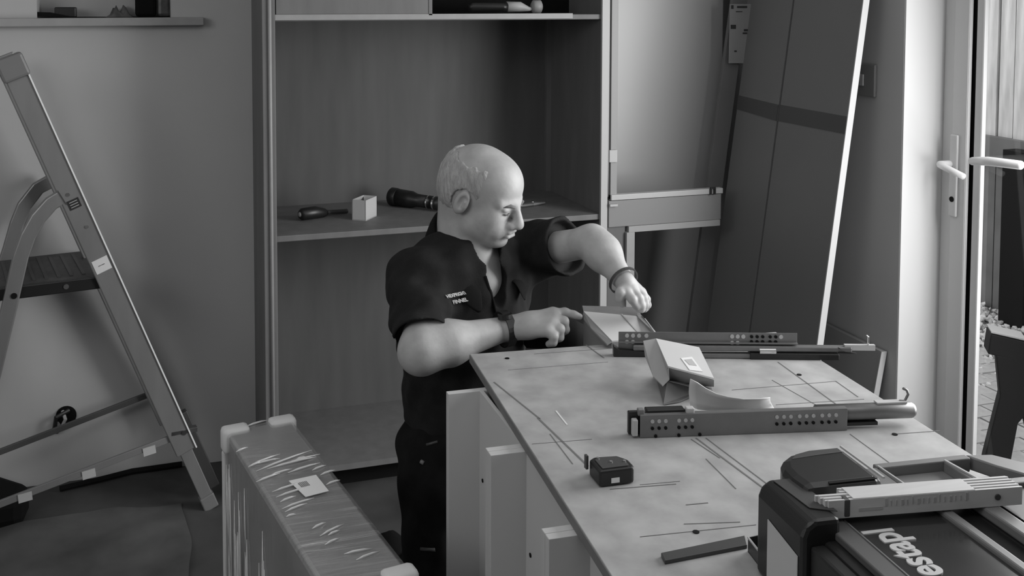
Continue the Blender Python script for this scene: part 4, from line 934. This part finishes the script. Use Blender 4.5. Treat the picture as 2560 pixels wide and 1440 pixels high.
# hair shell
HF = Field(HC - .14, HC + .14, .0025)
B = HF
he(-.020, 0, .037, .1005, .082, .0862); he(-.048, 0, -.004, .068, .075, .072, .03)
def hairmask(X, Y, Z):
    x, y, z = X - HC[0], Y - HC[1], Z - HC[2]
    lx = x*HR[0, 0] + y*HR[1, 0] + z*HR[2, 0]; ly = x*HR[0, 1] + y*HR[1, 1] + z*HR[2, 1]; lz = x*HR[0, 2] + y*HR[1, 2] + z*HR[2, 2]
    front = lx - .030 + .9*np.maximum(0, -lz - .0) + .002*np.sin(lz*150)
    top = lz - .078 + .0*lx - .25*np.maximum(0, -lx - .04) + .003*np.sin(lx*200)
    bot = -.052 - lz
    ear = .033 - np.sqrt((lx + .010)**2 + ((lz + .014)*.85)**2)
    return np.maximum(np.maximum(front, top), np.maximum(bot, ear))*.8
HF.clip_max(hairmask); HF.noise([((260, 90, 60), .0006, 0), ((-110, 300, 60), .0006, 1), ((420, -380, 100), .0004, 2)])
hair = link('hair', HF.mesh('hair'), m_hair, man); hair['label'] = 'short thin grey hair'
# eyebrows, lash line
eb = MB()
for s in (-1, 1): eb.tube([hl(.0935, s*.013, .008), hl(.0905, s*.030, .013), hl(.079, s*.047, .009)], [.0040, .0044, .0022], 8)
obj('eyebrows', eb, m_brow, man, smooth=True)
la_ = MB()
for s in (-1, 1): la_.tube([hl(.0872, s*.019, -.0085), hl(.0895, s*.030, -.0105), hl(.0845, s*.043, -.0085)], [.0014, .0022, .0014], 6)
obj('eyelashes', la_, m_brow, man, smooth=True)

# polo shirt -----------------------------------------------------
SF = Field((.42, 1.95, .55), (1.12, 2.68, 1.16), .003); B = SF
B.ell(chest + [0, 0, .005], (.125, .185, .21), BR, .05); B.ell(A_(od(1165, 930, 2.5)), (.125, .165, .19), BR, .06); B.ell(A_(od(1175, 1010, 2.5)), (.125, .165, .10), BR, .04)
B.cap(rsh + [0, 0, .0], lsh + [0, 0, 0], .066, .062, .05); B.cap(rsh + [0, 0, .02], nbase - BR[:, 0]*.05 + [0, 0, .01], .045, .035, .05); B.cap(nbase - [0, 0, .045], (rsh + lsh)/2, .075, .09, .05)
se = rsh + (rel - rsh)*.86; B.cap(rsh, se - (rel-rsh)*.32, .070, .066, .04); B.cyl(rsh, se, .065, .068, .02)
sl2 = lsh + (lel - lsh)*.60; B.cap(lsh, sl2 - (lel-lsh)*.34, .066, .064, .04); B.cyl(lsh, sl2, .064, .073, .02)
SF.noise([((38, 30, 60), .0022, .5), ((-60, 44, 28), .0022, 1.3), ((14, -25, 88), .0018, 2.), ((95, 70, -30), .0016, .2), ((-40, 120, 60), .0012, .9)])
B.cyl(se - (rel - rsh)/np.linalg.norm(rel - rsh)*.022, se + (rel - rsh)*.1, .060, .066, .004, 'sub'); B.cyl(sl2 - (lel - lsh)/np.linalg.norm(lel - lsh)*.022, sl2 + (lel - lsh)*.1, .060, .068, .004, 'sub')
# neck opening and V
B.cap(hl(-.035, 0, -.055), nbase + [0, 0, -.01], .066, .068, .006, 'sub')
vf = BR[:, 0]; vt = nbase + vf*.06 + [0, 0, .01]
B.cap(nbase + vf*.05 + A_([0, 0, .03]), nbase + vf*.09 + A_([0, 0, -.03]), .05, .036, .006, 'sub'); B.cap(nbase + vf*.09 + A_([0, 0, -.03]), nbase + vf*.145 + A_([0, 0, -.105]), .034, .003, .006, 'sub')
shirt = link('polo_shirt', SF.mesh('polo_shirt'), m_shirt, man); shirt['label'] = 'dark short sleeved polo shirt'
sm = shirt.modifiers.new('smooth', 'SMOOTH'); sm.factor = .5; sm.iterations = 3
# collar: standing and folded band
cm = MB(); vs = []; n = 30
for j, (rr_, dz, tl) in enumerate([(.074, -.022, 0), (.078, .014, 0), (.083, .022, 0), (.096, .012, 0), (.114, -.016, 0)]):
    for i in range(n):
        t_ = -2.62 + 5.24*i/(n-1)          # 0 = back of neck
        c_, s_ = math.cos(t_), math.sin(t_); fr_f = max(0, -c_)
        rad = rr_*(1 + .16*fr_f); drop = (.072 if j in (1, 2, 3) else .03)*max(0, c_) - .085*fr_f**1.5 - (.02*fr_f if j == 4 else 0)
        vs.append(tuple(nbase + np.array([0, 0, .012 + dz + drop]) - BR[:, 0]*(c_*rad*1.0) + BR[:, 1]*(s_*rad*1.06) + BR[:, 0]*(.012 + .02*fr_f)))
cm.add(vs, [(j*n+i, j*n+i+1, (j+1)*n+i+1, (j+1)*n+i) for j in range(4) for i in range(n-1)])
co_ = obj('collar', cm, mat('collar_cloth', .006, .9, spec=.2), man, smooth=True); co_.modifiers.new('s', 'SOLIDIFY').thickness = .003
ss = co_.modifiers.new('u', 'SUBSURF'); ss.levels = 1; ss.render_levels = 1
# embroidered lettering on the chest and placket, laid on the cloth
bm_v = [v.co.copy() for v in shirt.data.vertices]; bvh = BVHTree.FromPolygons(bm_v, [tuple(p.vertices) for p in shirt.data.polygons])
def hit(px, py):
    r = Vector(ray(px, py)); r.normalize(); return bvh.ray_cast(Vector(O3), r)
for (px, py, s_, sz) in ((1117, 748, 'HEXPRIGHT K', .0125), (1132, 762, 'FINNEL', .0125)):
    h0 = hit(px, py); h1 = hit(px + 50, py - 11); h2 = hit(px + 8, py - 25)
    if h0[0] and h1[0] and h2[0]:
        rt_ = (h1[0] - h0[0]); upv = h2[0] - h0[0]; n_ = rt_.cross(upv).normalized()
        text('embroidery', s_, sz, h0[0] + n_*.0035, rt_, upv, m_emb, man, ext=.0006, off=.0004)
mbp = MB(); pts = []
for (px, py) in [(1213, 690), (1222, 720), (1232, 750), (1240, 785), (1247, 815)]:
    h0 = hit(px, py)
    if h0[0]: pts.append(h0[0] + h0[1]*.001)
if len(pts) > 2: obj('placket', mbp.tube(pts, .003, 6), m_blk2, man, smooth=True)
# trousers: thighs down to the knees, shins back along the floor
TF = Field((.42, 2.05, .0), (1.05, 3.0, .80), .005); B = TF
B.ell(pel + [0, 0, .03], (.14, .175, .15), BR, .05)
bk = -BR[:, 0]*np.array([1, 1, 0]); bk = bk/np.linalg.norm(bk)
for s in (-1, 1):
    hp_ = pel + BR[:, 1]*s*.085; kn_ = np.array([hp_[0], hp_[1], .075]) + BR[:, 1]*s*.03 + BR[:, 0]*[1, 1, 0]*.02
    B.cap(hp_, kn_, .098, .072, .04); an = kn_ + bk*.38 + [0, 0, -.012]; B.cap(kn_, an, .070, .050, .03)
TF.noise([((40, 30, 50), .003, 0), ((-50, 60, 30), .003, 1)])
tro = link('trousers', TF.mesh('trousers'), m_trou, man); tro['label'] = 'black work trousers with pockets'
for s in (-1, 1):
    hp_ = pel + BR[:, 1]*s*.085; kn_ = np.array([hp_[0], hp_[1], .075]) + BR[:, 1]*s*.03; an = kn_ + bk*.38
    sh_ = MB().tube([an + bk*.0 - [0, 0, .0], an + bk*.06 + [0, 0, -.012], an + bk*.12 + [0, 0, -.0], an + bk*.13 + [0, 0, .02]], [.048, .05, .046, .03], 16)
    obj('boot', sh_, m_blk2, man, smooth=True)
tb = BVHTree.FromPolygons([v.co.copy() for v in tro.data.vertices], [tuple(p.vertices) for p in tro.data.polygons])
def hit2(px, py):
    r = Vector(ray(px, py)); r.normalize(); h = tb.ray_cast(Vector(O3), r); return h[0]
for (x0, y0, x1, y1, r_, m_, nm) in ((1066, 1112, 1094, 1104, .0035, m_dgr, 'pocket_flap'), (1052, 1153, 1060, 1158, .005, m_mgr, 'glint_spot'), (1052, 1372, 1088, 1374, .0045, m_dgr, 'pocket_trim')):  # the small grey middle piece paints a glint onto the trousers
    a_, b_ = hit2(x0, y0), hit2(x1, y1)
    if a_ and b_: obj(nm, MB().tube([a_, b_], r_, 8), m_, man, smooth=True)
# watches
def strap(wr, el, s, rad, wd, m, nm):
    wr, el = Vector(wr), Vector(el); d = (wr - el).normalized(); c = wr - d*s; u = d.orthogonal().normalized(); v_ = d.cross(u); mb = MB(); n = 28; vs = []
    for o_, r_ in ((-wd, rad), (-wd, rad + .003), (wd, rad + .003), (wd, rad)):
        for k in range(n): t_ = 2*math.pi*k/n; vs.append(c + d*o_ + (u*math.cos(t_) + v_*math.sin(t_))*r_)
    mb.add(vs, [(j*n + k, j*n + (k+1) % n, ((j+1) % 4)*n + (k+1) % n, ((j+1) % 4)*n + k) for j in range(4) for k in range(n)])
    return obj(nm, mb, m, man, smooth=False)
wa = strap(rwr, rel, .0, .0385, .010, m_blk, 'wristwatch')
obj('watch_case', MB().tube([A_(od(1263, 795, 2.325)), A_(od(1262, 785, 2.325))], .017, 20), m_blk, man)
strap(lwr, lel, .004, .0335, .0035, m_dgr, 'bracelet')

# cordless drill held in his right hand, behind the worktop edge
dr_ = thing('cordless_drill', 'black cordless drill under the man\'s right hand behind the worktop edge', 'drill', od(1400, 860, 2.42))
a_, b_ = od(1310, 832, 2.46), od(1498, 838, 2.44); d_ = (b_ - a_)
obj('motor_housing', MB().tube([a_, a_ + d_*.04, a_ + d_*.55, a_ + d_*.68, a_ + d_*.80], [.028, .036, .038, .034, .024], 20), m_blk2, dr_, smooth=True)
obj('chuck', MB().tube([a_ + d_*.80, a_ + d_*.92, a_ + d_*.99], [.020, .019, .010], 16), m_blk, dr_, smooth=True)
obj('bit', MB().tube([a_ + d_*.96, a_ + d_*1.0 + V(0, 0, -.004)], [.005, .004], 10), m_chr, dr_)
obj('grip', MB().tube([a_ + d_*.42 + V(0, 0, -.02), a_ + d_*.38 + V(0, 0, -.13)], [.022, .02], 14), m_blk2, dr_, smooth=True)
obj('battery', MB().obox(a_ + d_*.38 + V(0, 0, -.19), d_.normalized(), V(0, 0, 1).cross(d_.normalized()), V(0, 0, 1), (-.05, -.035, 0), (.06, .035, .06)), m_blk, dr_, bevel=.006)
